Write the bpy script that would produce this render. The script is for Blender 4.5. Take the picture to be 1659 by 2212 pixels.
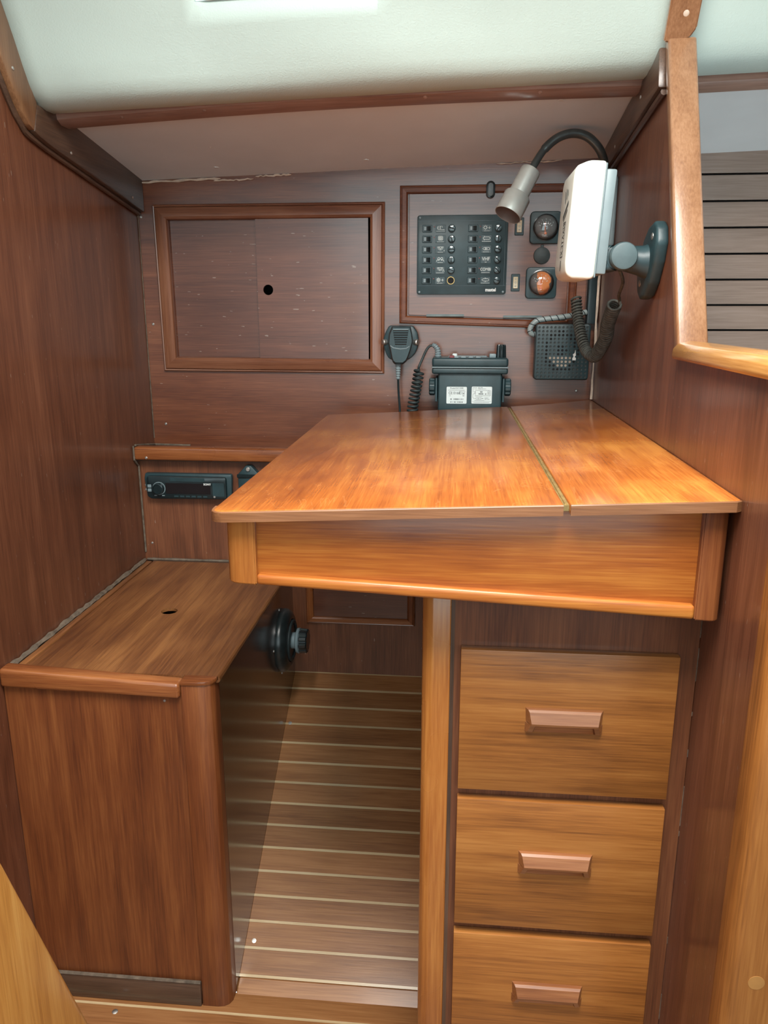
import bpy, bmesh, math, random
from mathutils import Vector, Matrix, Euler
random.seed(4)
for o in list(bpy.data.objects): bpy.data.objects.remove(o)
scene = bpy.context.scene
COL = scene.collection
PI = math.pi

# ------------------------------------------------------------------ camera
cam_d = bpy.data.cameras.new('camera'); cam = bpy.data.objects.new('camera', cam_d); COL.objects.link(cam)
cam_d.sensor_fit = 'HORIZONTAL'; cam_d.sensor_width = 36.0; cam_d.lens = 36.0 * 1688 / 1659
cam_d.clip_start = 0.02
cam.location = (0, 0, 1.12)
cam.rotation_euler = (math.radians(90 - 14.42), 0, math.radians(5.26))
scene.camera = cam
# ------------------------------------------------------------------ world and daylight
world = bpy.data.worlds.new('sky'); scene.world = world; world.use_nodes = True
bg = world.node_tree.nodes['Background']
bg.inputs[0].default_value = (0.80, 0.97, 1.0, 1); bg.inputs[1].default_value = 2.2

def area(name, loc, rot, sx, sy, power, col):
    d = bpy.data.lights.new(name, 'AREA'); d.shape = 'RECTANGLE'; d.size = sx; d.size_y = sy
    d.energy = power; d.color = col
    o = bpy.data.objects.new(name, d); COL.objects.link(o); o.location = loc; o.rotation_euler = rot
    return o
hatch_light = area('hatch_daylight', (0.0, 0.32, 1.90), (math.radians(4), math.radians(0), 0), 0.62, 0.66, 25, (1.0, 0.965, 0.90))
scene.view_settings.view_transform = 'Standard'; scene.view_settings.look = 'None'
scene.view_settings.gamma = 1.0; scene.view_settings.use_curve_mapping = False
scene.view_settings.exposure = 0.62

# ------------------------------------------------------------------ materials
MATS = {}
def newmat(name):
    m = bpy.data.materials.new(name); m.use_nodes = True
    nt = m.node_tree; b = nt.nodes['Principled BSDF']
    MATS[name] = m
    return m, nt, b
def N(nt, t, **kw):
    n = nt.nodes.new(t)
    for k, v in kw.items(): setattr(n, k, v)
    return n
def ramp(nt, fac, stops):
    r = N(nt, 'ShaderNodeValToRGB'); e = r.color_ramp.elements
    while len(e) < len(stops): e.new(0.5)
    for i, (p, c) in enumerate(stops):
        e[i].position = p; e[i].color = (c[0], c[1], c[2], 1)
    nt.links.new(fac, r.inputs[0]); return r.outputs[0]
def math_n(nt, op, a, b=None, c=None):
    n = N(nt, 'ShaderNodeMath', operation=op)
    for i, v in enumerate((a, b, c)):
        if v is None: continue
        if isinstance(v, (int, float)): n.inputs[i].default_value = v
        else: nt.links.new(v, n.inputs[i])
    return n.outputs[0]
def mixc(nt, fac, a, b, typ='MIX'):
    n = N(nt, 'ShaderNodeMix', data_type='RGBA', blend_type=typ)
    for sock, v in ((n.inputs[0], fac), (n.inputs[6], a), (n.inputs[7], b)):
        if isinstance(v, (int, float)): sock.default_value = v
        elif isinstance(v, tuple): sock.default_value = (v[0], v[1], v[2], 1)
        else: nt.links.new(v, sock)
    return n.outputs[2]
def noise(nt, vec, scale, detail=3, rough=0.55, dist=0.0):
    n = N(nt, 'ShaderNodeTexNoise'); n.inputs['Scale'].default_value = scale
    n.inputs['Detail'].default_value = detail; n.inputs['Roughness'].default_value = rough
    n.inputs['Distortion'].default_value = dist
    nt.links.new(vec, n.inputs['Vector']); return n.outputs[0]
def coords(nt, scale=(1, 1, 1), seed=0.0, rand=True):
    tc = N(nt, 'ShaderNodeTexCoord'); v = tc.outputs['Object']
    if rand:
        oi = N(nt, 'ShaderNodeObjectInfo')
        r = math_n(nt, 'MULTIPLY_ADD', oi.outputs['Random'], 7.0, seed)
        cb = N(nt, 'ShaderNodeCombineXYZ')
        for i in range(3): nt.links.new(r, cb.inputs[i])
        ad = N(nt, 'ShaderNodeVectorMath', operation='ADD'); nt.links.new(v, ad.inputs[0]); nt.links.new(cb.outputs[0], ad.inputs[1])
        v = ad.outputs[0]
    mp = N(nt, 'ShaderNodeVectorMath', operation='MULTIPLY'); nt.links.new(v, mp.inputs[0]); mp.inputs[1].default_value = scale
    return mp.outputs[0], v
def wood(name, dark, mid, light, axis, rough=0.33, flecks=0.0, figure=0.45, coat=0.35, mottle=0.35, seed=0.0, bump=0.12, vary=0.16, contrast=0.85, crackle=0.0):
    m, nt, b = newmat(name)
    ax = 'xyz'.index(axis)
    sc = [1.0] * 3; sc[ax] = 0.09
    vec, raw = coords(nt, tuple(sc), seed)
    sc2 = [1.0] * 3; sc2[ax] = 0.03
    vm = N(nt, 'ShaderNodeVectorMath', operation='MULTIPLY'); nt.links.new(raw, vm.inputs[0]); vm.inputs[1].default_value = tuple(sc2)
    broad = noise(nt, vec, 34, 5, 0.62, 0.8)
    wv = N(nt, 'ShaderNodeTexWave', wave_type='BANDS', bands_direction='DIAGONAL')
    wv.inputs['Scale'].default_value = 7.0; wv.inputs['Distortion'].default_value = 14.0; wv.inputs['Detail'].default_value = 3.0
    wv.inputs['Detail Scale'].default_value = 1.3
    nt.links.new(vec, wv.inputs['Vector'])
    fine = noise(nt, vm.outputs[0], 420, 2, 0.6)
    mott = noise(nt, raw, 5.0, 3, 0.55)
    f = math_n(nt, 'MULTIPLY', wv.outputs[1], figure * 0.35)
    f = math_n(nt, 'MULTIPLY_ADD', broad, 1.0 - figure * 0.35, f)
    f = math_n(nt, 'MULTIPLY_ADD', math_n(nt, 'SUBTRACT', fine, 0.5), 0.8, f)
    f = math_n(nt, 'MULTIPLY_ADD', math_n(nt, 'SUBTRACT', mott, 0.5), mottle * 1.6, f)
    f = math_n(nt, 'MULTIPLY_ADD', math_n(nt, 'SUBTRACT', f, 0.5), contrast, 0.5)
    c = ramp(nt, f, [(0.22, dark), (0.5, mid), (0.8, light)])
    oi = N(nt, 'ShaderNodeObjectInfo')
    hv = N(nt, 'ShaderNodeHueSaturation'); nt.links.new(c, hv.inputs['Color'])
    nt.links.new(math_n(nt, 'MULTIPLY_ADD', oi.outputs['Random'], vary, 1.0 - vary / 2), hv.inputs['Value'])
    c = hv.outputs[0]
    if crackle > 0:
        sc5 = [1.0] * 3; sc5[ax] = 0.3
        v5 = N(nt, 'ShaderNodeVectorMath', operation='MULTIPLY'); nt.links.new(raw, v5.inputs[0]); v5.inputs[1].default_value = tuple(sc5)
        n5 = noise(nt, v5.outputs[0], 9, 5, 0.6, 0.6)
        fr5 = math_n(nt, 'FRACT', math_n(nt, 'MULTIPLY', n5, 7.0))
        ln = math_n(nt, 'LESS_THAN', math_n(nt, 'ABSOLUTE', math_n(nt, 'SUBTRACT', fr5, 0.5)), 0.035)
        brk = math_n(nt, 'GREATER_THAN', noise(nt, raw, 14, 2, 0.5), 0.5)
        c = mixc(nt, math_n(nt, 'MULTIPLY', math_n(nt, 'MULTIPLY', ln, brk), crackle), c, (0.72, 0.34, 0.11))
    if flecks > 0:
        sc3 = [1.0] * 3; sc3[ax] = 0.22
        v3 = N(nt, 'ShaderNodeVectorMath', operation='MULTIPLY'); nt.links.new(raw, v3.inputs[0]); v3.inputs[1].default_value = tuple(sc3)
        fl = noise(nt, v3.outputs[0], 260, 1, 0.5)
        k = math_n(nt, 'MULTIPLY', math_n(nt, 'GREATER_THAN', fl, 0.80 - 0.02 * flecks), 0.45)
        c = mixc(nt, k, c, (0.42, 0.36, 0.30))
        # worn bare ticks along the grain, each with its own outline
        sc4 = [1.0] * 3; sc4[ax] = 0.2
        v4 = N(nt, 'ShaderNodeVectorMath', operation='MULTIPLY'); nt.links.new(raw, v4.inputs[0]); v4.inputs[1].default_value = tuple(sc4)
        f4 = noise(nt, v4.outputs[0], 75, 2, 0.5)
        c = mixc(nt, math_n(nt, 'MULTIPLY', math_n(nt, 'GREATER_THAN', f4, 0.81), 0.25), c, (0.5, 0.4, 0.3))
    nt.links.new(c, b.inputs['Base Color'])
    rr = math_n(nt, 'MULTIPLY_ADD', mott, 0.18, rough - 0.08)
    nt.links.new(rr, b.inputs['Roughness'])
    b.inputs['Coat Weight'].default_value = coat; b.inputs['Coat Roughness'].default_value = 0.16
    bp = N(nt, 'ShaderNodeBump'); bp.inputs['Strength'].default_value = bump; bp.inputs['Distance'].default_value = 0.0012
    nt.links.new(fine, bp.inputs['Height']); nt.links.new(bp.outputs[0], b.inputs['Normal'])
    return m
RED = ((0.088, 0.024, 0.011), (0.155, 0.047, 0.020), (0.240, 0.083, 0.036))
MED = ((0.125, 0.034, 0.012), (0.255, 0.078, 0.024), (0.375, 0.138, 0.044))
GOLD = ((0.165, 0.055, 0.012), (0.315, 0.113, 0.024), (0.425, 0.175, 0.043))
DESK = ((0.215, 0.050, 0.010), (0.395, 0.112, 0.019), (0.590, 0.225, 0.042))
wood('bulkhead_wood', (0.082, 0.027, 0.014), (0.142, 0.049, 0.024), (0.218, 0.083, 0.042), 'z', rough=0.36, flecks=1.0, figure=0.25)
wood('back_wood', *RED, 'x', rough=0.34, flecks=1.0, figure=0.35, coat=0.9)
wood('lower_back_wood', *((0.075, 0.025, 0.012), (0.15, 0.05, 0.022), (0.24, 0.09, 0.04)), 'z', rough=0.4, flecks=0.6, figure=0.3)
wood('panel_wood', (0.080, 0.025, 0.014), (0.125, 0.041, 0.022), (0.185, 0.066, 0.034), 'x', rough=0.32, flecks=2.0, figure=0.3, coat=0.9)
for a in 'xyz':
    wood('mould_' + a, *MED, a, rough=0.28, figure=0.2, mottle=0.3)
    wood('gold_' + a, *GOLD, a, rough=0.40, figure=0.5, mottle=0.4, contrast=0.8, coat=0.2)
    wood('desk_' + a, *DESK, a, rough=0.36, figure=0.5, mottle=0.5, coat=0.2, contrast=0.7)
    if a == 'y': wood('desk_top', *DESK, 'y', rough=0.25, figure=0.4, mottle=0.95, coat=0.6, contrast=0.62, crackle=0.14)
    wood('trimdark_' + a, (0.042, 0.023, 0.015), (0.085, 0.046, 0.029), (0.14, 0.077, 0.048), a, rough=0.4, figure=0.2)
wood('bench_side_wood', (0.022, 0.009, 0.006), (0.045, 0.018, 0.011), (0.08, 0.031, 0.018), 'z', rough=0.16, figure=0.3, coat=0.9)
wood('bench_top_wood', (0.105, 0.036, 0.014), (0.20, 0.076, 0.026), (0.32, 0.135, 0.045), 'y', rough=0.33, figure=0.4, mottle=0.5)
wood('bench_front_wood', (0.105, 0.027, 0.009), (0.185, 0.052, 0.015), (0.275, 0.090, 0.026), 'z', rough=0.42, figure=0.5, mottle=0.25, coat=0.15)
wood('cabinet_frame_wood', (0.085, 0.026, 0.012), (0.155, 0.051, 0.021), (0.235, 0.086, 0.035), 'z', rough=0.4, figure=0.2)
wood('post_wood', (0.22, 0.065, 0.015), (0.36, 0.12, 0.025), (0.48, 0.19, 0.045), 'z', rough=0.26, figure=0.3)
wood('ladder_wood', (0.38, 0.15, 0.03), (0.55, 0.25, 0.055), (0.68, 0.36, 0.10), 'z', rough=0.35, figure=0.3)
wood('sole_plank', (0.190, 0.068, 0.020), (0.315, 0.128, 0.043), (0.42, 0.190, 0.070), 'x', rough=0.42, figure=0.3, mottle=0.2, coat=0.15, vary=0.2)
wood('sole_strip', (0.48, 0.32, 0.17), (0.60, 0.43, 0.24), (0.68, 0.50, 0.30), 'x', rough=0.3, figure=0.1, coat=0.4)
wood('hull_plank', (0.22, 0.15, 0.115), (0.30, 0.215, 0.17), (0.38, 0.28, 0.23), 'x', rough=0.42, figure=0.2, mottle=0.3)
wood('sill_wood', (0.32, 0.14, 0.035), (0.46, 0.22, 0.06), (0.58, 0.31, 0.10), 'y', rough=0.25, figure=0.2, coat=0.6)
wood('jamb_wood', (0.20, 0.088, 0.040), (0.29, 0.140, 0.068), (0.38, 0.205, 0.11), 'z', rough=0.3, figure=0.2, coat=0.6)
wood('handle_wood', (0.155, 0.050, 0.017), (0.245, 0.088, 0.030), (0.33, 0.135, 0.052), 'x', rough=0.42, figure=0.2, coat=0.12)
wood('edge_wood', (0.14, 0.052, 0.020), (0.215, 0.088, 0.035), (0.30, 0.135, 0.06), 'x', rough=0.45, figure=0.1, coat=0.1)
wood('locker_frame_x', (0.14, 0.047, 0.024), (0.215, 0.082, 0.042), (0.30, 0.13, 0.07), 'x', rough=0.3, figure=0.2)
wood('locker_frame_z', (0.14, 0.047, 0.024), (0.215, 0.082, 0.042), (0.30, 0.13, 0.07), 'z', rough=0.3, figure=0.2)
wood('upright_trim_wood', (0.12, 0.052, 0.022), (0.195, 0.092, 0.042), (0.28, 0.145, 0.07), 'z', rough=0.35, figure=0.2)
wood('bar_wood', (0.19, 0.105, 0.078), (0.29, 0.168, 0.128), (0.39, 0.24, 0.185), 'x', rough=0.3, figure=0.2)

def plain(name, col, rough=0.5, metal=0.0, nscale=0, namp=0.15, bump=0.0, bscale=300, coat=0.0, spec=0.5):
    m, nt, b = newmat(name)
    b.inputs['Roughness'].default_value = rough; b.inputs['Metallic'].default_value = metal
    b.inputs['Coat Weight'].default_value = coat; b.inputs['Specular IOR Level'].default_value = spec
    vec, raw = coords(nt)
    nz = noise(nt, vec, nscale or 30, 3, 0.6)
    d = tuple(max(0, c * (1 - namp)) for c in col); l = tuple(min(1, c * (1 + namp)) for c in col)
    nt.links.new(ramp(nt, nz, [(0.3, d), (0.7, l)]), b.inputs['Base Color'])
    if bump:
        bz = noise(nt, vec, bscale, 2, 0.5)
        bp = N(nt, 'ShaderNodeBump'); bp.inputs['Strength'].default_value = bump; bp.inputs['Distance'].default_value = 0.001
        nt.links.new(bz, bp.inputs['Height']); nt.links.new(bp.outputs[0], b.inputs['Normal'])
    return m
plain('vinyl', (0.55, 0.67, 0.625), 0.55, nscale=3, namp=0.05, bump=0.35, bscale=420)
plain('deckhead', (0.80, 0.85, 0.88), 0.5, nscale=4, namp=0.06)
plain('roof_white', (0.7, 0.7, 0.64), 0.6, nscale=3, namp=0.05)
plain('filler', (0.62, 0.50, 0.40), 0.8, nscale=60, namp=0.2)
plain('caulk', (0.135, 0.10, 0.072), 0.8, nscale=70, namp=0.45, bump=0.5, bscale=150)
plain('black_plastic', (0.020, 0.047, 0.055), 0.42, nscale=40, namp=0.2, bump=0.08, bscale=900)  # teal tint puts the veiling haze into the black
plain('black_gloss', (0.010, 0.020, 0.023), 0.18, nscale=30, namp=0.2)
plain('black_rubber', (0.022, 0.034, 0.036), 0.55, nscale=60, namp=0.3)
plain('hub_black', (0.014, 0.020, 0.021), 0.3, nscale=70, namp=0.4)
plain('dusty_cord', (0.075, 0.080, 0.070), 0.7, nscale=120, namp=0.45)
plain('hole_black', (0.004, 0.005, 0.006), 0.8)  # near-black that paints the unlit inside of holes
plain('white_plastic', (0.80, 0.82, 0.74), 0.32, nscale=12, namp=0.03)
plain('grey_plastic', (0.20, 0.26, 0.28), 0.42, nscale=20, namp=0.08)
plain('knob_grey', (0.075, 0.115, 0.125), 0.5, nscale=40, namp=0.15)
plain('cream_plastic', (0.66, 0.58, 0.40), 0.4, nscale=40, namp=0.08)
plain('panel_print', (0.62, 0.68, 0.66), 0.5)
plain('sticker', (0.70, 0.78, 0.78), 0.45, nscale=40, namp=0.03)
plain('print_black', (0.03, 0.04, 0.045), 0.6)
plain('logo_dark', (0.045, 0.055, 0.06), 0.6)
plain('steel', (0.55, 0.53, 0.50), 0.5, 1.0, nscale=40, namp=0.1)
plain('chrome', (0.70, 0.78, 0.76), 0.28, 0.75, nscale=25, namp=0.12)
plain('chrome_inside', (0.40, 0.33, 0.30), 0.45, 0.7, nscale=40, namp=0.1)
plain('brass', (0.42, 0.30, 0.12), 0.42, 0.6, nscale=90, namp=0.3)
plain('gooseneck', (0.10, 0.12, 0.12), 0.35, 0.6, nscale=60, namp=0.2)
plain('wrap_plastic', (0.30, 0.36, 0.36), 0.35, nscale=40, namp=0.15)
plain('dial_grey', (0.085, 0.075, 0.070), 0.4)
plain('dial_orange', (0.72, 0.22, 0.045), 0.5)
plain('needle_red', (0.75, 0.16, 0.04), 0.4)
plain('led_red', (0.20, 0.03, 0.03), 0.4)
plain('display_dark', (0.012, 0.012, 0.014), 0.08, coat=0.6)
plain('fuse_cap', (0.05, 0.085, 0.095), 0.18, coat=0.6)
plain('cone_beige', (0.36, 0.31, 0.25), 0.7)
plain('plug_wood', (0.42, 0.2, 0.06), 0.4)
plain('paint_white', (0.78, 0.8, 0.78), 0.35)
def glass_mat(name, tint, alpha):
    m, nt, b = newmat(name)
    tr = N(nt, 'ShaderNodeBsdfTransparent'); tr.inputs[0].default_value = (*tint, 1)
    gl = N(nt, 'ShaderNodeBsdfGlossy'); gl.inputs['Roughness'].default_value = 0.03
    fr = N(nt, 'ShaderNodeFresnel'); fr.inputs[0].default_value = 1.5
    mx = N(nt, 'ShaderNodeMixShader')
    nt.links.new(math_n(nt, 'ADD', fr.outputs[0], alpha), mx.inputs[0]); nt.links.new(tr.outputs[0], mx.inputs[1]); nt.links.new(gl.outputs[0], mx.inputs[2])
    nt.links.new(mx.outputs[0], nt.nodes['Material Output'].inputs[0])
glass_mat('clear_lens', (0.94, 0.96, 0.96), 0.05)
glass_mat('window_glass', (0.86, 0.95, 1.0), 0.0)

# ------------------------------------------------------------------ mesh helpers
WM = {}
def bmn(): return bmesh.new()
def b_box(bm, x0, x1, y0, y1, z0, z1, bev=0.0, seg=2, M=None):
    t = bmesh.new(); bmesh.ops.create_cube(t, size=1)
    bmesh.ops.transform(t, matrix=Matrix.Translation(((x0+x1)/2, (y0+y1)/2, (z0+z1)/2)) @ Matrix.Diagonal((x1-x0, y1-y0, z1-z0, 1)), verts=t.verts)
    if bev > 0:
        bmesh.ops.bevel(t, geom=list(t.edges), offset=bev, segments=seg, profile=0.5, affect='EDGES')
    return b_join(bm, t, M)
def b_join(bm, t, M=None):
    if M is not None: bmesh.ops.transform(t, matrix=M, verts=t.verts)
    me = bpy.data.meshes.new('tmp'); t.to_mesh(me); t.free(); bm.from_mesh(me); bpy.data.meshes.remove(me)
    return bm
def b_hexa(bm, pts, bev=0.0, seg=2):
    """pts: 4 bottom (ccw from above) then 4 top"""
    t = bmesh.new(); v = [t.verts.new(p) for p in pts]
    for f in ((3, 2, 1, 0), (4, 5, 6, 7), (0, 1, 5, 4), (1, 2, 6, 5), (2, 3, 7, 6), (3, 0, 4, 7)): t.faces.new([v[i] for i in f])
    if bev: bmesh.ops.bevel(t, geom=list(t.edges), offset=bev, segments=seg, profile=0.5, affect='EDGES')
    return b_join(bm, t)
def b_prism(bm, poly, axis, a0, a1, bev=0.0, seg=2):
    """poly 2D, extruded along axis. x: (y,z); y: (x,z); z: (x,y)"""
    t = bmesh.new()
    def mk(p, a):
        return {'x': (a, p[0], p[1]), 'y': (p[0], a, p[1]), 'z': (p[0], p[1], a)}[axis]
    A = [t.verts.new(mk(p, a0)) for p in poly]; B = [t.verts.new(mk(p, a1)) for p in poly]
    n = len(poly); t.faces.new(A); t.faces.new(B[::-1])
    for i in range(n): t.faces.new((A[i], B[i], B[(i+1) % n], A[(i+1) % n]))
    bmesh.ops.recalc_face_normals(t, faces=t.faces)
    if bev: bmesh.ops.bevel(t, geom=list(t.edges), offset=bev, segments=seg, profile=0.5, affect='EDGES')
    return b_join(bm, t)
def rrect(x0, x1, z0, z1, r, seg=5):
    out = []
    for cx, cz, a0 in ((x1-r, z1-r, 0), (x0+r, z1-r, 90), (x0+r, z0+r, 180), (x1-r, z0+r, 270)):
        for i in range(seg+1):
            a = math.radians(a0 + 90*i/seg); out.append((cx + r*math.cos(a), cz + r*math.sin(a)))
    return out
def frame_from(d):
    d = d.normalized(); up = Vector((0, 0, 1)) if abs(d.z) < 0.95 else Vector((1, 0, 0))
    s = d.cross(up).normalized(); return s, s.cross(d).normalized()
def b_tube(bm, path, r, seg=10, cap=True):
    P = [Vector(p) for p in path]; n = len(P); rs = r if isinstance(r, (list, tuple)) else [r]*n
    rings = []; s = None
    for i in range(n):
        d = (P[min(i+1, n-1)] - P[max(i-1, 0)]).normalized()
        if s is None: s, u = frame_from(d)
        else:
            s = (s - d*s.dot(d)).normalized(); u = d.cross(s).normalized() * -1
            u = s.cross(d).normalized()
        rings.append([bm.verts.new(P[i] + (s*math.cos(2*PI*k/seg) + u*math.sin(2*PI*k/seg))*rs[i]) for k in range(seg)])
    for i in range(n-1):
        for k in range(seg):
            bm.faces.new((rings[i][k], rings[i][(k+1) % seg], rings[i+1][(k+1) % seg], rings[i+1][k]))
    if cap: bm.faces.new(rings[0][::-1]); bm.faces.new(rings[-1])
    return bm
def b_lathe(bm, prof, origin, axis, seg=28):
    """prof: (radius, height along axis)"""
    d = Vector(axis).normalized(); s, u = frame_from(d); O = Vector(origin); rings = []
    for r, h in prof:
        if r < 1e-6: rings.append([bm.verts.new(O + d*h)])
        else: rings.append([bm.verts.new(O + d*h + (s*math.cos(2*PI*k/seg) + u*math.sin(2*PI*k/seg))*r) for k in range(seg)])
    for a, b in zip(rings[:-1], rings[1:]):
        for k in range(seg):
            k2 = (k+1) % seg
            if len(a) == 1 and len(b) == 1: continue
            if len(a) == 1: bm.faces.new((a[0], b[k2], b[k]))
            elif len(b) == 1: bm.faces.new((a[k], a[k2], b[0]))
            else: bm.faces.new((a[k], a[k2], b[k2], b[k]))
    return bm
def spline(pts, n=12):
    P = [Vector(p) for p in pts]; P = [P[0]*2 - P[1]] + P + [P[-1]*2 - P[-2]]; out = []
    for i in range(1, len(P)-2):
        for k in range(n):
            t = k/n; a, b, c, d = P[i-1], P[i], P[i+1], P[i+2]
            out.append(0.5*((2*b) + (c-a)*t + (2*a-5*b+4*c-d)*t*t + (3*b-a-3*c+d)*t**3))
    out.append(P[-2]); return out
def helix(path, R, turns, per=14):
    P = spline(path, 30); L = [0]
    for a, b in zip(P[:-1], P[1:]): L.append(L[-1] + (b-a).length)
    tot = L[-1]; out = []; n = int(turns*per); j = 0
    s, u = frame_from(P[1]-P[0])
    for i in range(n+1):
        t = tot*i/n
        while j < len(L)-2 and L[j+1] < t: j += 1
        f = (t-L[j])/max(1e-9, L[j+1]-L[j]); c = P[j].lerp(P[j+1], f); d = (P[j+1]-P[j]).normalized()
        s = (s - d*s.dot(d)).normalized(); u = d.cross(s)
        a = 2*PI*i/per; RR = R(i/n) if callable(R) else R
        out.append(c + (s*math.cos(a) + u*math.sin(a))*RR)
    return out
def b_stroke(bm, pts, w, y, closed=False):
    """flat ribbon in the XZ plane at Y=y, facing -Y"""
    n = len(pts); P = [Vector((p[0], 0, p[1])) for p in pts]; Lr = []
    for i in range(n):
        a = P[(i-1) % n] if (closed or i > 0) else P[i]; b = P[(i+1) % n] if (closed or i < n-1) else P[i]
        d = (b-a); d = d.normalized() if d.length > 1e-9 else Vector((1, 0, 0)); nn = Vector((-d.z, 0, d.x))*w/2
        Lr.append((bm.verts.new((P[i].x+nn.x, y, P[i].z+nn.z)), bm.verts.new((P[i].x-nn.x, y, P[i].z-nn.z))))
    for i in range(n if closed else n-1):
        a, b = Lr[i], Lr[(i+1) % n]; bm.faces.new((a[0], a[1], b[1], b[0]))
def circ(cx, cz, r, n=16, a0=0, a1=360):
    k = n if abs(a1-a0) >= 360 else n+1
    return [(cx + r*math.cos(math.radians(a0+(a1-a0)*i/n)), cz + r*math.sin(math.radians(a0+(a1-a0)*i/n))) for i in range(k)]

def obj(name, bm, mat, parent=None, smooth=True, angle=35, world=True, kind=None):
    if parent is not None and world and parent.name in WM: bmesh.ops.transform(bm, matrix=WM[parent.name].inverted(), verts=bm.verts)
    me = bpy.data.meshes.new(name)
    bmesh.ops.recalc_face_normals(bm, faces=bm.faces)
    bm.to_mesh(me); bm.free()
    if mat: me.materials.append(MATS[mat])
    if smooth:
        me.polygons.foreach_set('use_smooth', [True]*len(me.polygons))
        try: me.set_sharp_from_angle(angle=math.radians(angle))
        except Exception: pass
    o = bpy.data.objects.new(name, me); COL.objects.link(o)
    if parent is not None:
        o.parent = parent
        if parent.name in WM: WM[o.name] = WM[parent.name]
    if kind: o['kind'] = kind
    return o
def thing(name, label, cat, loc=(0, 0, 0), rot=(0, 0, 0), group=None):
    o = bpy.data.objects.new(name, None); o.empty_display_size = 0.05; COL.objects.link(o)
    o.location = loc; o.rotation_euler = rot
    WM[o.name] = Matrix.Translation(loc) @ Euler(rot).to_matrix().to_4x4()
    o['label'] = label; o['category'] = cat
    if group: o['group'] = group
    return o
def tag(o, label, cat, group=None):
    o['label'] = label; o['category'] = cat
    if group: o['group'] = group
    return o
def struct(name, bm, mat, label=None, **kw):
    o = obj(name, bm, mat, **kw); o['kind'] = 'structure'
    if label: o['label'] = label
    return o
def dup(o, name=None, parent=None, loc=None, recursive=True):
    c = o.copy(); COL.objects.link(c); c.parent = parent if parent is not None else o.parent
    if loc is not None: c.location = loc
    if recursive:
        for ch in [q for q in o.children]: dup(ch, parent=c)
    return c
def text(name, s, size, loc, mat, parent, rot=(PI/2, 0, 0), align='CENTER', ext=0.0002, sx=1.0, shear=0.0, world=True, bold=0.0):
    cu = bpy.data.curves.new('txt', 'FONT'); cu.body = s; cu.size = size; cu.align_x = align; cu.align_y = 'CENTER'
    cu.extrude = ext; cu.resolution_u = 3; cu.shear = shear; cu.offset = bold
    t = bpy.data.objects.new('txt', cu); COL.objects.link(t)
    me = bpy.data.meshes.new_from_object(t); bpy.data.objects.remove(t); bpy.data.curves.remove(cu)
    bm = bmesh.new(); bm.from_mesh(me); bpy.data.meshes.remove(me)
    bmesh.ops.transform(bm, matrix=Matrix.Translation(loc) @ Euler(rot).to_matrix().to_4x4() @ Matrix.Diagonal((sx, 1, 1, 1)), verts=bm.verts)
    return obj(name, bm, mat, parent, smooth=False, world=world)
def screw(loc, normal, parent, r=0.0035, mat='steel'):
    bm = bmn(); b_lathe(bm, [(r, -0.002), (r, 0.0006), (r*0.7, 0.0014), (0, 0.0016)], loc, normal, 10)
    return obj('screw', bm, mat, parent)
def wall_grid(bm, xs, zs, y0, y1, holes):
    """box wall in XZ with rectangular holes, thickness y0..y1"""
    xs = sorted(xs); zs = sorted(zs)
    for i in range(len(xs)-1):
        for j in range(len(zs)-1):
            cx, cz = (xs[i]+xs[i+1])/2, (zs[j]+zs[j+1])/2
            if any(h[0] < cx < h[1] and h[2] < cz < h[3] for h in holes): continue
            b_box(bm, xs[i], xs[i+1], y0, y1, zs[j], zs[j+1])
    bmesh.ops.remove_doubles(bm, verts=bm.verts, dist=1e-5)
def plate_hole(bm, x0, x1, z0, z1, cx, cz, r, y0, y1, axis='y', n=32):
    """rectangular plate with a round hole; axis is the plate normal"""
    angs = [2*PI*k/n for k in range(n)]
    corners = [math.atan2(z-cz, x-cx) % (2*PI) for x, z in ((x0, z0), (x1, z0), (x1, z1), (x0, z1))]
    angs = sorted(set(angs + corners))
    def outer(a):
        c, s = math.cos(a), math.sin(a); t = 1e9
        if c > 1e-9: t = min(t, (x1-cx)/c)
        if c < -1e-9: t = min(t, (x0-cx)/c)
        if s > 1e-9: t = min(t, (z1-cz)/s)
        if s < -1e-9: t = min(t, (z0-cz)/s)
        return (cx+c*t, cz+s*t)
    mk = (lambda p, a: (p[0], a, p[1])) if axis == 'y' else (lambda p, a: (p[0], p[1], a))
    R = []
    for a in angs:
        o = outer(a); i = (cx+r*math.cos(a), cz+r*math.sin(a))
        R.append([bm.verts.new(mk(o, y0)), bm.verts.new(mk(i, y0)), bm.verts.new(mk(i, y1)), bm.verts.new(mk(o, y1))])
    m = len(R)
    for k in range(m):
        A, B = R[k], R[(k+1) % m]
        for q in range(4): bm.faces.new((A[q], A[(q+1) % 4], B[(q+1) % 4], B[q]))
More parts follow.
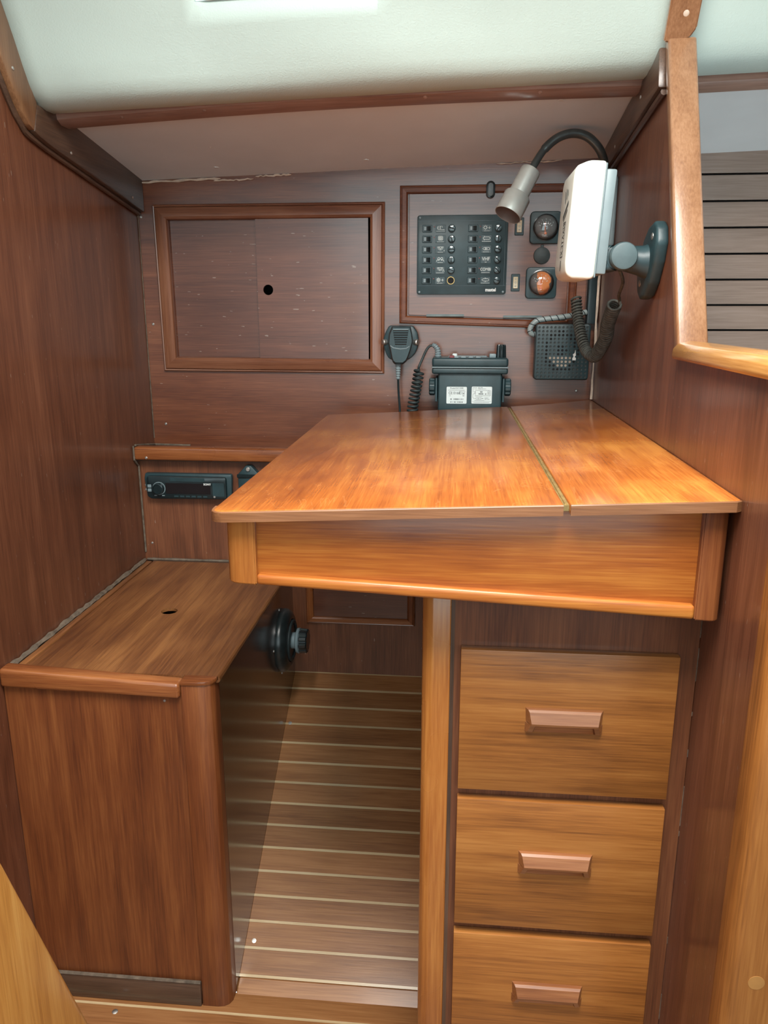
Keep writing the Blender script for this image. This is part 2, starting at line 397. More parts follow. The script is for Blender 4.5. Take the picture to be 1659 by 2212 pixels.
def mitre_frame(parent, x0, x1, z0, z1, w, y, prof, mats, quad=None):
    """four mitred mouldings standing proud of the wall face at Y=y (towards -Y). prof: (u, h)"""
    C = quad or [(x0, z0), (x1, z0), (x1, z1), (x0, z1)]
    C = [Vector(c) for c in C]; ctr = sum(C, Vector((0, 0)))/4; out = []
    n = 4; ins = []
    for i in range(4):
        a, b, c = C[i-1], C[i], C[(i+1) % 4]
        d1 = (b-a).normalized(); d2 = (c-b).normalized(); n1 = Vector((-d1.y, d1.x)); n2 = Vector((-d2.y, d2.x))
        ins.append((n1+n2)/(1+n1.dot(n2)))
    for i in range(4):
        j = (i+1) % 4; bm = bmn(); A = []; B = []
        for u, h in prof:
            pa = C[i] + ins[i]*u*w; pb = C[j] + ins[j]*u*w
            A.append(bm.verts.new((pa.x, y-h, pa.y))); B.append(bm.verts.new((pb.x, y-h, pb.y)))
        k = len(prof)
        for q in range(k): bm.faces.new((A[q], B[q], B[(q+1) % k], A[(q+1) % k]))
        bm.faces.new(A); bm.faces.new(B[::-1])
        out.append(obj('frame_moulding', bm, mats[i % 2], parent, angle=25))
    return out

# ================================================================== the setting
XL, XR, YB, YL = -0.685, 0.287, 1.715, 1.615
SOLE = -0.015
def deck_z(x, y): return 1.43 + 0.031*(x - XL) - 0.15*(y - 1.42)
# left bulkhead
bm = bmn()
b_prism(bm, [(-1.2, SOLE), (YB+0.02, SOLE), (YB+0.02, 1.395), (1.357, 1.452), (1.30, 1.46), (1.12, 1.74), (-1.2, 1.9)], 'x', XL-0.02, XL)
wl = struct('wall_left', bm, 'bulkhead_wood', 'dark red-brown wooden bulkhead with upright grain beside the bench')
# trim along its top: upright piece and beam piece, rounded where they meet
def strip_prism(name, lo, hi, x0, x1, mat, parent=None, bev=0.003):
    bm = bmn(); b_prism(bm, lo + hi[::-1], 'x', x0, x1, bev); o = obj(name, bm, mat, parent); return o
t1 = thing('trim_1', 'dark wooden trim along the top of the bulkhead beside the bench', 'trim', (XL, 1.3, 1.4)); del t1['category']; t1['kind'] = 'structure'
bm = bmn()
b_prism(bm, [(1.715, 1.323), (1.45, 1.3635), (1.34, 1.380), (1.30, 1.388), (1.283, 1.394), (1.300, 1.437), (1.318, 1.436), (1.335, 1.438), (1.357, 1.443), (1.43, 1.431), (1.715, 1.389)], 'x', XL-0.002, XL+0.016, 0.003)
obj('beam_trim', bm, 'trimdark_y', t1)
bm = bmn()
b_prism(bm, [(1.283, 1.394), (1.268, 1.400), (1.250, 1.416), (1.223, 1.452), (1.10, 1.641), (1.16, 1.66), (1.242, 1.528), (1.290, 1.4525), (1.300, 1.437)], 'x', XL-0.002, XL+0.016, 0.003)
obj('upright_trim', bm, 'upright_trim_wood', t1)
for (y, z) in ((1.40, 1.383), (1.655, 1.345), (1.235, 1.47)): screw((XL+0.016, y, z), (1, 0, 0), t1, 0.003)
# thin shadow bead under the beam trim
bm = bmn(); b_tube(bm, spline([(XL+0.004, 1.715, 1.320), (XL+0.004, 1.45, 1.3605), (XL+0.004, 1.30, 1.385), (XL+0.004, 1.262, 1.402), (XL+0.004, 1.22, 1.450), (XL+0.004, 1.10, 1.635)], 8), 0.0045, 8)
obj('bead', bm, 'trimdark_y', t1)

# upper back wall with locker opening
bm = bmn()
wall_grid(bm, [XL, -0.630, -0.180, XR+0.02], [0.70, 1.010, 1.319, 1.44], YB, YB+0.012, [(-0.630, -0.180, 1.010, 1.319)])
wb = struct('wall_back', bm, 'back_wood', 'red-brown wooden back wall holding locker, switch panel and radio')
for (x, z) in ((-0.678, 1.314), (-0.668, 1.092), (-0.655, 0.872), (0.255, 0.955)): screw((x, YB, z), (0, -1, 0), wb, 0.003)
# caulk bead in the corner with the left bulkhead
bm = bmn(); b_tube(bm, [(XL+0.001, YB-0.001, 0.84), (XL+0.001, YB-0.001, 1.32)], 0.0012, 6); obj('caulk_bead', bm, 'caulk', wb)
# lower back wall
bm = bmn(); b_box(bm, XL, XR, YL, YL+0.015, SOLE, 0.812)
wlow = struct('wall_lower', bm, 'lower_back_wood', 'lower back wall with upright grain behind bench and footwell')
for (x, z) in ((-0.667, 0.62), (-0.6715, 0.752), (-0.6715, 0.742)): screw((x, YL, z), (0, -1, 0), wlow, 0.0025)
# ledge between the two walls
bm = bmn(); b_box(bm, XL, XR, YL-0.004, YB, 0.806, 0.822)
tr2 = struct('trim_2', bm, 'trimdark_x', 'ledge with rounded front rail running below the back wall')
bm = bmn(); b_box(bm, XL+0.002, -0.05, 1.588, 1.618, 0.811, 0.840, 0.006, 3); obj('front_rail', bm, 'mould_x', tr2)
screw((-0.655, 1.588, 0.817), (0, -1, 0), tr2, 0.003)
bm = bmn(); b_tube(bm, [(XL+0.003, 1.589, 0.842), (XL+0.003, 1.589, 0.812), (XL+0.003, 1.61, 0.795), (XL+0.003, 1.612, 0.60)], 0.0022, 6)
b_tube(bm, [(XL+0.003, 1.60, 0.842), (XL+0.003, 1.71, 0.826), (-0.60, 1.713, 0.824)], 0.0025, 6); obj('caulk_bead', bm, 'caulk', tr2)

# underside of the side deck
bm = bmn()
def dz(x, y, t=0): return (x, y, deck_z(x, y) + t)
b_hexa(bm, [dz(XL, 1.375), dz(0.9, 1.375), dz(0.9, 1.74), dz(XL, 1.74), dz(XL, 1.375, .02), dz(0.9, 1.375, .02), dz(0.9, 1.74, .02), dz(XL, 1.74, .02)])
ceil = struct('ceiling', bm, 'deckhead', 'grey-beige underside of the side deck')
for (x, y, r) in ((-0.492, 1.66, .006), (-0.188, 1.66, .0055), (0.42, 1.62, .006), (0.16, 1.43, .005), (-0.47, 1.55, .002)):
    bm = bmn(); b_lathe(bm, [(r, 0.001), (r*.9, -.0006), (0, -.001)], (x, y, deck_z(x, y)), (0, 0, 1), 12); obj('plug', bm, 'paint_white', ceil)
# flaking filler along the joint with the back wall
for k, (x0, x1, d, h) in enumerate(((-0.680, -0.50, 0.004, .004), (-0.515, -0.43, 0.008, .003), (-0.425, -0.35, 0.003, .003), (0.07, 0.20, .002, .002))):
    bm = bmn(); n = 14; pts = []; rs = []
    for i in range(n+1):
        x = x0 + (x1-x0)*i/n; pts.append((x, YB-0.003, deck_z(x, YB) - d + random.uniform(-.0012, .0012))); rs.append(h*random.uniform(.35, .8)*(0.4 if i in (0, n) else 1))
    b_tube(bm, pts, rs, 6); obj('filler_flake', bm, 'filler', wb)

# lining of the cabin side, padded vinyl, with a window opening
prof = [(1.392, 1.452), (1.375, 1.440), (1.350, 1.433), (1.325, 1.432), (1.305, 1.436), (1.291, 1.445), (1.280, 1.459), (1.266, 1.483), (1.250, 1.511), (1.2335, 1.538), (1.22, 1.560), (1.16, 1.66), (1.12, 1.72), (1.06, 1.765), (0.95, 1.80), (0.7, 1.83)]
xs = sorted(set([XL-0.0] + [round(XL + i*0.04, 4) for i in range(1, 41)] + [-0.385, -0.12]))
bm = bmn(); G = {}
def vin(x, j):
    y, z = prof[j]; lift = 0.031*(x-XL)
    wob = 0.0018*math.sin(x*13+j)*(1 if 3 < j < 10 else 0)
    return (x, y + wob, z + lift)
for i, x in enumerate(xs):
    for j in range(len(prof)): G[i, j] = bm.verts.new(vin(x, j))
for i in range(len(xs)-1):
    for j in range(len(prof)-1):
        if -0.385 <= (xs[i]+xs[i+1])/2 <= -0.12 and 9 <= j < 11: continue
        bm.faces.new((G[i, j], G[i+1, j], G[i+1, j+1], G[i, j+1]))
wu = struct('wall_upper', bm, 'vinyl', 'padded off-white vinyl lining of the cabin side', angle=80)
sm = wu.modifiers.new('thick', 'SOLIDIFY'); sm.thickness = 0.006; sm.offset = 1
# window in the cabin side
ny, nz = 0.0, 0.0
win = thing('window_1', 'portlight with white rounded frame high in the vinyl lining', 'window', (-0.25, 1.2, 1.6)); del win['category']; win['kind'] = 'structure'
def on_side(x, t):
    # t: metres up the sloping cabin side from the lower window edge
    y0, z0 = 1.2335, 1.538; L = math.hypot(0.0735, 0.122); return (x, y0 - 0.0735/L*t, z0 + 0.122/L*t + 0.031*(x-XL))
sn = Vector((0, -0.122, -0.0735)).normalized()
def ring_on_side(name, o, i, h0, h1, mat):
    bm = bmn(); A = []
    for po, pi in zip(o, i):
        a = Vector(on_side(*po)); b = Vector(on_side(*pi))
        A.append([bm.verts.new(a + sn*h0), bm.verts.new(a + sn*h1*0.6), bm.verts.new(a.lerp(b, .3) + sn*h1), bm.verts.new(b + sn*h1*.8), bm.verts.new(b + sn*h0)])
    n = len(A)
    for k in range(n):
        for q in range(4): bm.faces.new((A[k][q], A[k][q+1], A[(k+1) % n][q+1], A[(k+1) % n][q]))
    return obj(name, bm, mat, win, angle=60)
ring_on_side('window_frame', rrect(-0.40, -0.105, 0.002, 0.17, 0.035, 6), rrect(-0.375, -0.13, 0.022, 0.15, 0.025, 6), -0.012, 0.006, 'paint_white')
bm = bmn(); bm.faces.new([bm.verts.new(Vector(on_side(*p)) - sn*0.006) for p in rrect(-0.38, -0.125, 0.018, 0.155, 0.025, 6)])
obj('pane', bm, 'window_glass', win)
# rounded bar along the deck edge
bar = thing('trim_3', 'rounded wooden bar along the edge of the side deck', 'trim', (0, 1.38, 1.45)); del bar['category']; bar['kind'] = 'structure'
bm = bmn(); P = []
prof_b = [(1.404, .000), (1.404, -.014), (1.398, -.0195), (1.372, -.0195), (1.360, -.013), (1.355, 0.0), (1.358, .008), (1.366, .014), (1.385, .018), (1.404, .018)]
def bar_z(x): return 1.4395 + 0.031*(x-XL) + (0.007*math.sin(PI*(x-XL)/(XR-XL)) if x < XR else 0)
for x in [XL+0.012, -0.6, -0.5, -0.4, -0.3, -0.2, -0.1, 0.0, 0.1, 0.2, XR-0.004, XR+0.02, 0.9]:
    P.append([bm.verts.new((x, y, z + bar_z(x))) for y, z in prof_b])
for a, b in zip(P[:-1], P[1:]):
    for k in range(len(prof_b)): bm.faces.new((a[k], a[(k+1) % len(prof_b)], b[(k+1) % len(prof_b)], b[k]))
bm.faces.new(P[0]); bm.faces.new(P[-1][::-1])
obj('bar', bm, 'bar_wood', bar, angle=40)
for x in (-0.56, -0.42, -0.06, 0.12): 
    screw((x, 1.366, bar_z(x) - 0.0162), (0, -0.5, -0.87), bar, 0.0035, 'bar_wood')

# right bulkhead, opening with leaning jamb, sill
bm = bmn()
b_prism(bm, [(0.70, SOLE), (YB, SOLE), (YB, 1.43), (1.385, 1.470), (1.285, 1.475), (1.262, 1.485), (1.062, 1.062), (0.70, 1.062)], 'x', XR, XR+0.026)
wr = struct('wall_right', bm, 'bulkhead_wood', 'worn reddish bulkhead with upright grain beside the chart table')
screw((XR, 0.90, 0.775), (-1, 0, 0), wr, 0.003, 'trimdark_z')
bm = bmn()
for z0, z1 in ((.755, .785), (.70, .742), (.655, .66), (.60, .61), (.505, .56), (.49, .497), (.33, .34), (.21, .25)): b_tube(bm, [(XR-.0002, .8675, z0), (XR-.0002, .8675, z1)], 0.0006, 6)
obj('caulk_bead', bm, 'caulk', wr)
t4 = thing('trim_4', 'varnished jamb and sill around the opening in the right bulkhead', 'trim', (XR, 1.06, 1.07)); del t4['category']; t4['kind'] = 'structure'
bm = bmn()
dy, dzz = 1.255-1.062, 1.488-1.078
b_hexa(bm, [(0.281, 1.050, 1.070), (0.320, 1.050, 1.070), (0.320, 1.072, 1.070), (0.281, 1.072, 1.070),
            (0.281, 1.050+dy, 1.488), (0.320, 1.050+dy, 1.488), (0.320, 1.072+dy, 1.488), (0.281, 1.072+dy, 1.488)], 0.004, 3)
obj('jamb', bm, 'jamb_wood', t4)
bm = bmn(); b_prism(bm, [(0.276, 1.064), (0.278, 1.060), (0.322, 1.060), (0.324, 1.066), (0.320, 1.077), (0.312, 1.082), (0.296, 1.083), (0.283, 1.080), (0.277, 1.073)], 'y', 0.70, 1.060, 0.0015)
obj('sill', bm, 'sill_wood', t4, angle=60)
# dark beam trim on the right bulkhead
t5 = thing('trim_5', 'dark beam trim sloping under the side deck on the right bulkhead', 'trim', (XR, 1.5, 1.43)); del t5['category']; t5['kind'] = 'structure'
bm = bmn(); b_prism(bm, [(1.245, 1.425), (1.66, 1.379), (YB, 1.372), (YB, 1.416), (1.40, 1.462), (1.30, 1.468), (1.258, 1.480)], 'x', XR-0.014, XR+0.002, 0.003)
obj('beam_trim', bm, 'trimdark_y', t5)
bm = bmn(); b_tube(bm, [(XR-0.004, 1.25, 1.421), (XR-0.004, 1.66, 1.375), (XR-0.004, YB, 1.368)], 0.005, 8); obj('bead', bm, 'trimdark_y', t5)
for y, z in ((1.36, 1.44), (1.55, 1.405)): screw((XR-0.014, y, z), (-1, 0, 0), t5, 0.003)
# cover strip on the lining above the jamb
t6 = thing('trim_6', 'short wooden cover strip with rounded lower corner on the vinyl lining', 'trim', (0.29, 1.25, 1.5)); del t6['category']; t6['kind'] = 'structure'
bm = bmn(); A = []
pl = [(0.276, 0.0), (0.300, -0.001), (0.310, 0.005), (0.317, 0.016), (0.318, 0.28), (0.276, 0.28)]
for h in (0.0, 0.012):
    A.append([bm.verts.new((x, 1.255 - 0.47*t - 0.88*h, 1.487 + 0.88*t - 0.47*h)) for x, t in pl])
bm.faces.new(A[0]); bm.faces.new(A[1][::-1])
for k in range(len(pl)): bm.faces.new((A[0][k], A[0][(k+1) % len(pl)], A[1][(k+1) % len(pl)], A[1][k]))
bmesh.ops.bevel(bm, geom=list(bm.edges), offset=0.002, segments=2, affect='EDGES'); obj('strip', bm, 'jamb_wood', t6)
screw((0.299, 1.229, 1.512), (0, -0.88, -0.47), t6, 0.0045, 'filler')
# end post of the right bulkhead
bm = bmn(); b_box(bm, 0.279, 0.336, 0.66, 0.702, SOLE, 1.062, 0.012, 4)
t7 = struct('trim_7', bm, 'gold_z', 'rounded light varnished post ending the right bulkhead')
bm = bmn(); b_lathe(bm, [(.008, -.004), (.008, .0003), (0, .0004)], (0.307, 0.66, 0.480), (0, -1, 0), 18); obj('plug', bm, 'plug_wood', t7)
# dark corner conduit and caulk between back wall and right bulkhead
t8 = thing('trim_8', 'dark glossy taped conduit in the corner above the loudspeaker', 'trim', (0.27, 1.7, 1.1)); del t8['category']; t8['kind'] = 'structure'
bm = bmn(); b_prism(bm, rrect(0.262, 0.286, 1.69, YB, .004, 3), 'z', 1.095, 1.36, 0.0); obj('conduit', bm, 'black_gloss', t8)
bm = bmn(); n = 22
b_tube(bm, [(0.2835 + random.uniform(-.001, .001), 1.688, 0.94 + i*0.02) for i in range(n)], [random.uniform(.0012, .0032) for i in range(n)], 6); obj('caulk_bead', bm, 'filler', t8)

# compartment seen through the opening: planked hull side
bm = bmn(); b_box(bm, XR+0.026, 1.25, 1.735, 1.75, 0.3, 1.46)
wo = struct('wall_outer', bm, 'hole_black', 'planked hull lining seen through the opening in the right bulkhead')
def hull_y(z): return 1.722
zc = 1.2825; pitch = 0.0502
bm = bmn(); b_box(bm, XR+0.027, 1.24, 0, 0.014, 0.002, pitch-0.0018, 0.0012, 1)
pk = obj('plank', bm, 'hull_plank', wo); pk.location = (0, 1.719, zc)
for i in list(range(1, 3)) + list(range(-8, 0)):
    dup(pk, parent=wo, loc=(0, 1.719, zc + i*pitch))

# floors
bm = bmn(); b_box(bm, XL, 1.25, -1.2, 1.075, -0.06, SOLE-0.008)
fl = struct('floor', bm, 'trimdark_x', 'cabin sole of teak planks with pale inlaid strips at the foot of the ramp')
PW = 0.0395; SW = 0.0045
bm = bmn(); b_box(bm, XL, 1.20, -PW/2, PW/2, -0.008, 0, 0.0004, 1); pm = obj('plank', bm, 'sole_plank', fl)
bm = bmn(); b_box(bm, XL, 1.20, -SW/2, SW/2, -0.008, 0.0001, 0, 1); st = obj('inlay_strip', bm, 'sole_strip', fl)
y = 1.026; pm.location = (0, y + 0.022, SOLE); st.location = (0, y, SOLE)
for i in range(1, 14):
    dup(pm, parent=fl, loc=(0, y + 0.022 - 0.044*i, SOLE)); dup(st, parent=fl, loc=(0, y - 0.044*i, SOLE))
screw((-0.545, 1.012, SOLE), (0, 0, 1), fl, 0.005)
SL = 0.6145; ANG = math.atan(SL); CS, SN = math.cos(ANG), math.sin(ANG)
RX0, RX1 = -0.353, -0.02
ramp_root = thing('floor_ramp', 'sloping footwell sole of teak planks with pale inlaid strips', 'floor', (0, 1.090, 0.0), (ANG, 0, 0)); del ramp_root['category']; ramp_root['kind'] = 'structure'
bm = bmn(); b_box(bm, RX0, RX1, -0.040, 0.66, -0.03, -0.006); obj('subfloor', bm, 'trimdark_x', ramp_root, world=False)
bm = bmn(); b_box(bm, RX0, RX1, -PW/2, PW/2, -0.006, 0, 0.0004, 1); pm = obj('plank', bm, 'sole_plank', ramp_root, world=False)
bm = bmn(); b_box(bm, RX0, RX1, -SW/2, SW/2, -0.006, 0.0001, 0, 1); st = obj('inlay_strip', bm, 'sole_strip', ramp_root, world=False)
pt = 0.0440
pm.location = (0, pt/2, 0); st.location = (0, 0, 0)
for i in range(1, 15):
    dup(pm, parent=ramp_root, loc=(0, pt/2 + pt*i, 0)); dup(st, parent=ramp_root, loc=(0, pt*i, 0))
bm = bmn(); b_box(bm, RX0, RX1, -0.034, -SW/2, -0.018, 0, 0.002, 1); obj('edge_plank', bm, 'sole_plank', ramp_root, world=False)
for (x, yy) in ((-0.343, 0.485), (-0.338, 0.055)):
    bm = bmn(); b_lathe(bm, [(.004, -.001), (.004, .0006), (0, .0010)], (x, yy, 0), (0, 0, 1), 12); obj('screw', bm, 'steel', ramp_root, world=False)

# unseen cabin around the camera, added to shape the light: roof with hatch, walls
bm = bmn()
for (x0, x1, y0, y1) in ((XL-.02, 1.25, 0.66, 0.72), (XL-.02, -0.32, -1.2, 0.66), (0.32, 1.25, -1.2, 0.66)):
    b_box(bm, x0, x1, y0, y1, 1.84, 1.90)
struct('ceiling_cabin', bm, 'roof_white', 'unseen white cabin roof around the companionway hatch, added to steer light from above')
bm = bmn(); b_box(bm, XL-.02, 1.25, -1.22, -1.2, SOLE, 0.65)
struct('wall_front', bm, 'bulkhead_wood', 'unseen low wooden bulkhead behind the camera, added as a dark enclosure')
bm = bmn(); b_box(bm, 1.25, 1.27, -1.2, 1.75, SOLE, 1.9)
struct('wall_far', bm, 'bulkhead_wood', 'unseen wooden bulkhead added at the far end of the cabin')

# ================================================================== bench locker
b = thing('bench_locker', 'boxed wooden bench seat with finger hole in its lid beside the footwell', 'bench', (-0.52, 1.037, SOLE))
bm = bmn(); b_box(bm, XL+0.001, -0.398, 1.041, 1.055, SOLE, 0.57); obj('front_panel', bm, 'bench_front_wood', b)
bm = bmn(); b_prism(bm, [(-0.402, 1.037), (-0.376, 1.037), (-0.366, 1.039), (-0.358, 1.044), (-0.354, 1.052), (-0.353, 1.075), (-0.402, 1.075)], 'z', SOLE, 0.577, 0.001); obj('corner_post', bm, 'bench_front_wood', b, angle=60)
bm = bmn(); b_prism(bm, [(XL+0.001, 0.563), (-0.403, 0.556), (-0.403, 0.5805), (XL+0.001, 0.5935)], 'y', 1.031, 1.058, 0.005, 3); obj('top_rail', bm, 'mould_x', b)
bm = bmn(); b_prism(bm, [(-0.4025, 1.035), (-0.376, 1.035), (-0.365, 1.037), (-0.356, 1.043), (-0.3515, 1.052), (-0.351, 1.060), (-0.4025, 1.060)], 'z', 0.5765, 0.5835, .002, 2); obj('corner_cap', bm, 'mould_x', b)
bm = bmn(); b_box(bm, XL+0.001, -0.403, 1.034, 1.05, SOLE, 0.032, 0.003); obj('kick_rail', bm, 'trimdark_x', b)
bm = bmn(); b_tube(bm, [(XL+0.002, 1.036, .033), (-0.403, 1.036, .033)], .003, 6); obj('caulk_bead', bm, 'caulk', b)
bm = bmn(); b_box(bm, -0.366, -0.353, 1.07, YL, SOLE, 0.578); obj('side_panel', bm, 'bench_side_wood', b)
bm = bmn(); plate_hole(bm, -0.660, -0.3505, 1.058, 1.598, -0.519, 1.311, 0.0148, 0.5775, 0.583, axis='z')
obj('lid', bm, 'bench_top_wood', b)
bm = bmn(); b_tube(bm, [(-0.3525, 1.058, .578), (-0.3525, 1.612, .578)], 0.0055, 10); obj('lid_edge', bm, 'bench_top_wood', b)
bm = bmn(); b_box(bm, XL+0.001, -0.367, 1.058, YL-0.001, 0.52, 0.540); obj('hole_dark_sheet', bm, 'hole_black', b)  # black sheet below the lid, painting the finger hole dark
bm = bmn(); b_box(bm, XL+0.008, -0.664, 1.058, 1.599, 0.566, 0.583, 0.002); obj('wall_strip', bm, 'bench_top_wood', b)
bm = bmn(); b_box(bm, -0.664, -0.353, 1.600, YL-0.001, 0.566, 0.582, 0.002); obj('back_strip', bm, 'trimdark_x', b)
bm = bmn(); n = 40
b_tube(bm, [(XL+0.004 + random.uniform(-.001, .001), 1.06 + 0.545*i/n, 0.584) for i in range(n+1)], [random.uniform(.003, .0062) for i in range(n+1)], 6)
b_tube(bm, [(-0.68 + 0.32*i/20, YL-0.003, 0.583) for i in range(21)], [random.uniform(.002, .004) for i in range(21)], 6); obj('caulk_bead', bm, 'caulk', b)
screw((-0.43, 1.041, 0.548), (0, -1, 0), b, 0.0022)

# round fitting on the bench side
f = thing('deck_fitting', 'round black flanged fitting with ribbed knob on the bench side panel', 'fitting', (-0.353, 1.495, 0.452))
O = (-0.353, 1.495, 0.452); AX = (1, 0, 0)
bm = bmn(); b_lathe(bm, [(.0, 0), (.0655, 0), (.0665, .004), (.066, .009), (.062, .016), (.055, .0205), (.048, .022), (.045, .021), (.0445, .016), (0, .016)], O, AX, 48); obj('flange', bm, 'hub_black', f, angle=50)
bm = bmn(); b_lathe(bm, [(.043, .014), (.0435, .024), (.041, .0255), (.036, .025), (.036, .014)], O, AX, 44); obj('rim', bm, 'black_rubber', f)
bm = bmn(); b_lathe(bm, [(.0, .022), (.034, .022), (.034, .018)], O, AX, 36); obj('cover', bm, 'hub_black', f)
bm = bmn(); b_lathe(bm, [(.017, .020), (.017, .030), (.020, .031), (.026, .033), (.027, .038), (.024, .040), (0, .040)], O, AX, 36); obj('knob_collar', bm, 'grey_plastic', f)
bm = bmn(); n = 60
A = []
for h, s in ((.039, .95), (.0405, 1.0), (.054, .97), (.056, .88)):
    A.append([bm.verts.new((O[0]+h, O[1] + (.0245 + (.0016 if (k % 6) < 3 else -.0010))*s*math.cos(2*PI*k/n), O[2] + (.0245 + (.0016 if (k % 6) < 3 else -.0010))*s*math.sin(2*PI*k/n))) for k in range(n)])
for a, c in zip(A[:-1], A[1:]):
    for k in range(n): bm.faces.new((a[k], a[(k+1) % n], c[(k+1) % n], c[k]))
bm.faces.new(A[0][::-1]); bm.faces.new(A[-1]); obj('knob', bm, 'black_gloss', f, angle=25)
for a in (100, 175, 265, 350):
    screw((-0.353, 1.495 + .0725*math.cos(math.radians(a)), .452 + .0725*math.sin(math.radians(a))), AX, f, .003)

# panel under the desk
p = thing('footwell_panel', 'small framed wooden panel low in the footwell under the chart table', 'panel', (-0.2, YL, 0.44))
PROF = [(0, 0), (0, .005), (.12, .0075), (.2, .007), (.28, .010), (.75, .011), (.92, .009), (1, .005), (1, 0)]
mitre_frame(p, -0.322, -0.080, 0.4445, 0.70, 0.017, YL, PROF, ('mould_x', 'mould_z'))
bm = bmn(); b_box(bm, -0.3055, -0.0965, YL-0.004, YL-0.0005, 0.461, 0.684); obj('inset', bm, 'panel_wood', p)

# ================================================================== locker with sliding doors
lk = thing('wall_locker', 'framed wall locker with two sliding wooden doors and a finger hole', 'locker', (-0.4, YB, 0.99))
PL = [(0, 0), (0, .006), (.08, .009), (.14, .0085), (.17, .007), (.22, .011), (.5, .0135), (.8, .014), (.95, .011), (1, .006), (1, 0)]
mitre_frame(lk, 0, 0, 0, 0, 0.031, YB, PL, ('locker_frame_x', 'locker_frame_z'), quad=[(-0.6475, 0.991), (-0.157, 0.9885), (-0.1555, 1.338), (-0.650, 1.338)])
bm = bmn(); b_box(bm, -0.628, -0.420, 1.7200, 1.7245, 1.012, 1.317); obj('door', bm, 'panel_wood', lk)
bm = bmn(); plate_hole(bm, -0.4295, -0.1905, 1.0125, 1.3165, -0.4065, 1.164, 0.0108, 1.7095, 1.7145)
obj('door', bm, 'panel_wood', lk)
bm = bmn(); b_box(bm, -0.63, -0.18, 1.80, 1.81, 1.01, 1.319)
for q in ((-0.64, -0.63, 1.7275, 1.81, 1.0, 1.33), (-0.18, -0.17, 1.7275, 1.81, 1.0, 1.33), (-0.64, -0.17, 1.7275, 1.81, 1.0, 1.01), (-0.64, -0.17, 1.7275, 1.81, 1.319, 1.33)): b_box(bm, *q)
obj('interior', bm, 'hole_black', lk)  # box coloured near-black so the finger hole looks unlit

# ================================================================== electrical panel door
ed = thing('panel_door', 'hinged framed wooden door carrying the electrical switch panel', 'door', (0.06, YB, 1.09))
PE = [(0, 0), (0, .006), (.15, .008), (.25, .007), (.35, .009), (.8, .010), (1, .006), (1, 0)]
mitre_frame(ed, 0, 0, 0, 0, 0.0165, YB, PE, ('back_wood', 'back_wood'), quad=[(-0.1245, 1.0945), (0.2425, 1.083), (0.2425, 1.3685), (-0.1245, 1.3685)])
bm = bmn(); b_prism(bm, [(-0.105, 1.112), (0.223, 1.102), (0.223, 1.352), (-0.105, 1.352)], 'y', YB-0.0085, YB-0.0005, 0.0008, 1); obj('door_panel', bm, 'back_wood', ed)
for x0, x1, z in ((-0.067, 0.012, 1.1095), (0.094, 0.174, 1.107)):
    bm = bmn(); b_tube(bm, [(x0, YB-.0095, z), (x1, YB-.0095, z)], .0022, 8); b_box(bm, x0, x1, YB-.0105, YB-.008, z, z+.004); obj('hinge', bm, 'gooseneck', ed)
bm = bmn(); b_prism(bm, [(x, z) for x, z in rrect(0.0505, 0.0685, 1.341, 1.374, .0088, 6)], 'y', YB-0.014, YB-0.009, .001); lt = obj('latch', bm, 'black_gloss', ed)
bm = bmn(); b_prism(bm, rrect(0.0545, 0.0645, 1.345, 1.370, .0048, 6), 'y', YB-0.0155, YB-0.0135, .0005); b_lathe(bm, [(.0022, 0), (.0022, .001), (0, .0014)], (0.0595, YB-.0155, 1.362), (0, -1, 0), 10); obj('latch_slide', bm, 'grey_plastic', lt)

# switch panel
YP = YB - 0.0085
sp = thing('switch_panel', 'black twelve-way electrical switch panel with pictogram labels and fuse caps', 'switch panel', (0.0045, YP, 1.154))
bm = bmn(); b_prism(bm, rrect(-0.0875, 0.0968, 1.1535, 1.3095, .005, 4), 'y', YP-0.011, YP, .0012, 2); base = obj('panel_plate', bm, 'black_plastic', sp)
YF = YP - 0.011
bm = bmn(); b_box(bm, -0.0865, 0.0958, YF-.0004, YF+.001, 1.1705, 1.1712); b_box(bm, -0.0865, 0.0958, YF-.0004, YF+.001, 1.2975, 1.2982); b_box(bm, .0915, .0922, YF-.0004, YF+.001, 1.1712, 1.2975); obj('groove', bm, 'black_gloss', base)
for x, z in ((-0.082, 1.1585), (0.091, 1.1585), (-0.082, 1.3045), (0.091, 1.3045)): screw((x, YF, z), (0, -1, 0), base, .0024, 'grey_plastic')
rows = [1.2834 - 0.0204*i for i in range(6)]
# reusable switch
bm = bmn(); b_box(bm, -.0098, .0098, -.0022, .001, -.0068, .0068, .0008, 1); sw0 = obj('switch', bm, 'black_plastic', sp, world=False)
bm = bmn(); b_prism(bm, [(-.0071, -.0015), (-.0071, -.0062), (-.0010, -.0030), (.0071, -.0024), (.0071, -.0015)], 'z', -.0046, .0046, .0004, 1); rk0 = obj('rocker', bm, 'black_gloss', sw0, world=False)
bm = bmn(); b_box(bm, .0018, .0064, -.0034, -.0026, -.0036, .0036); mk0 = obj('rocker_mark', bm, 'grey_plastic', sw0, world=False)
bm = bmn(); b_lathe(bm, [(.0079, 0), (.0079, .0012), (.0072, .0016), (.0070, .0055), (.0060, .0072), (.003, .0078), (0, .0080)], (0, 0, 0), (0, -1, 0), 22); fu0 = obj('fuse_cap', bm, 'fuse_cap', sp, world=False)
bm = bmn(); b_box(bm, -.0055, .0055, -.0088, -.0068, -.0009, .0009); fs0 = obj('slot', bm, 'hole_black', fu0, world=False)
bm = bmn(); b_box(bm, -.0103, .0103, -.0008, .0005, -.0073, .0073, .0003, 1); lb0 = obj('label_plate', bm, 'black_plastic', sp, world=False)
for q in (sw0, fu0, lb0): WM.pop(q.name, None)
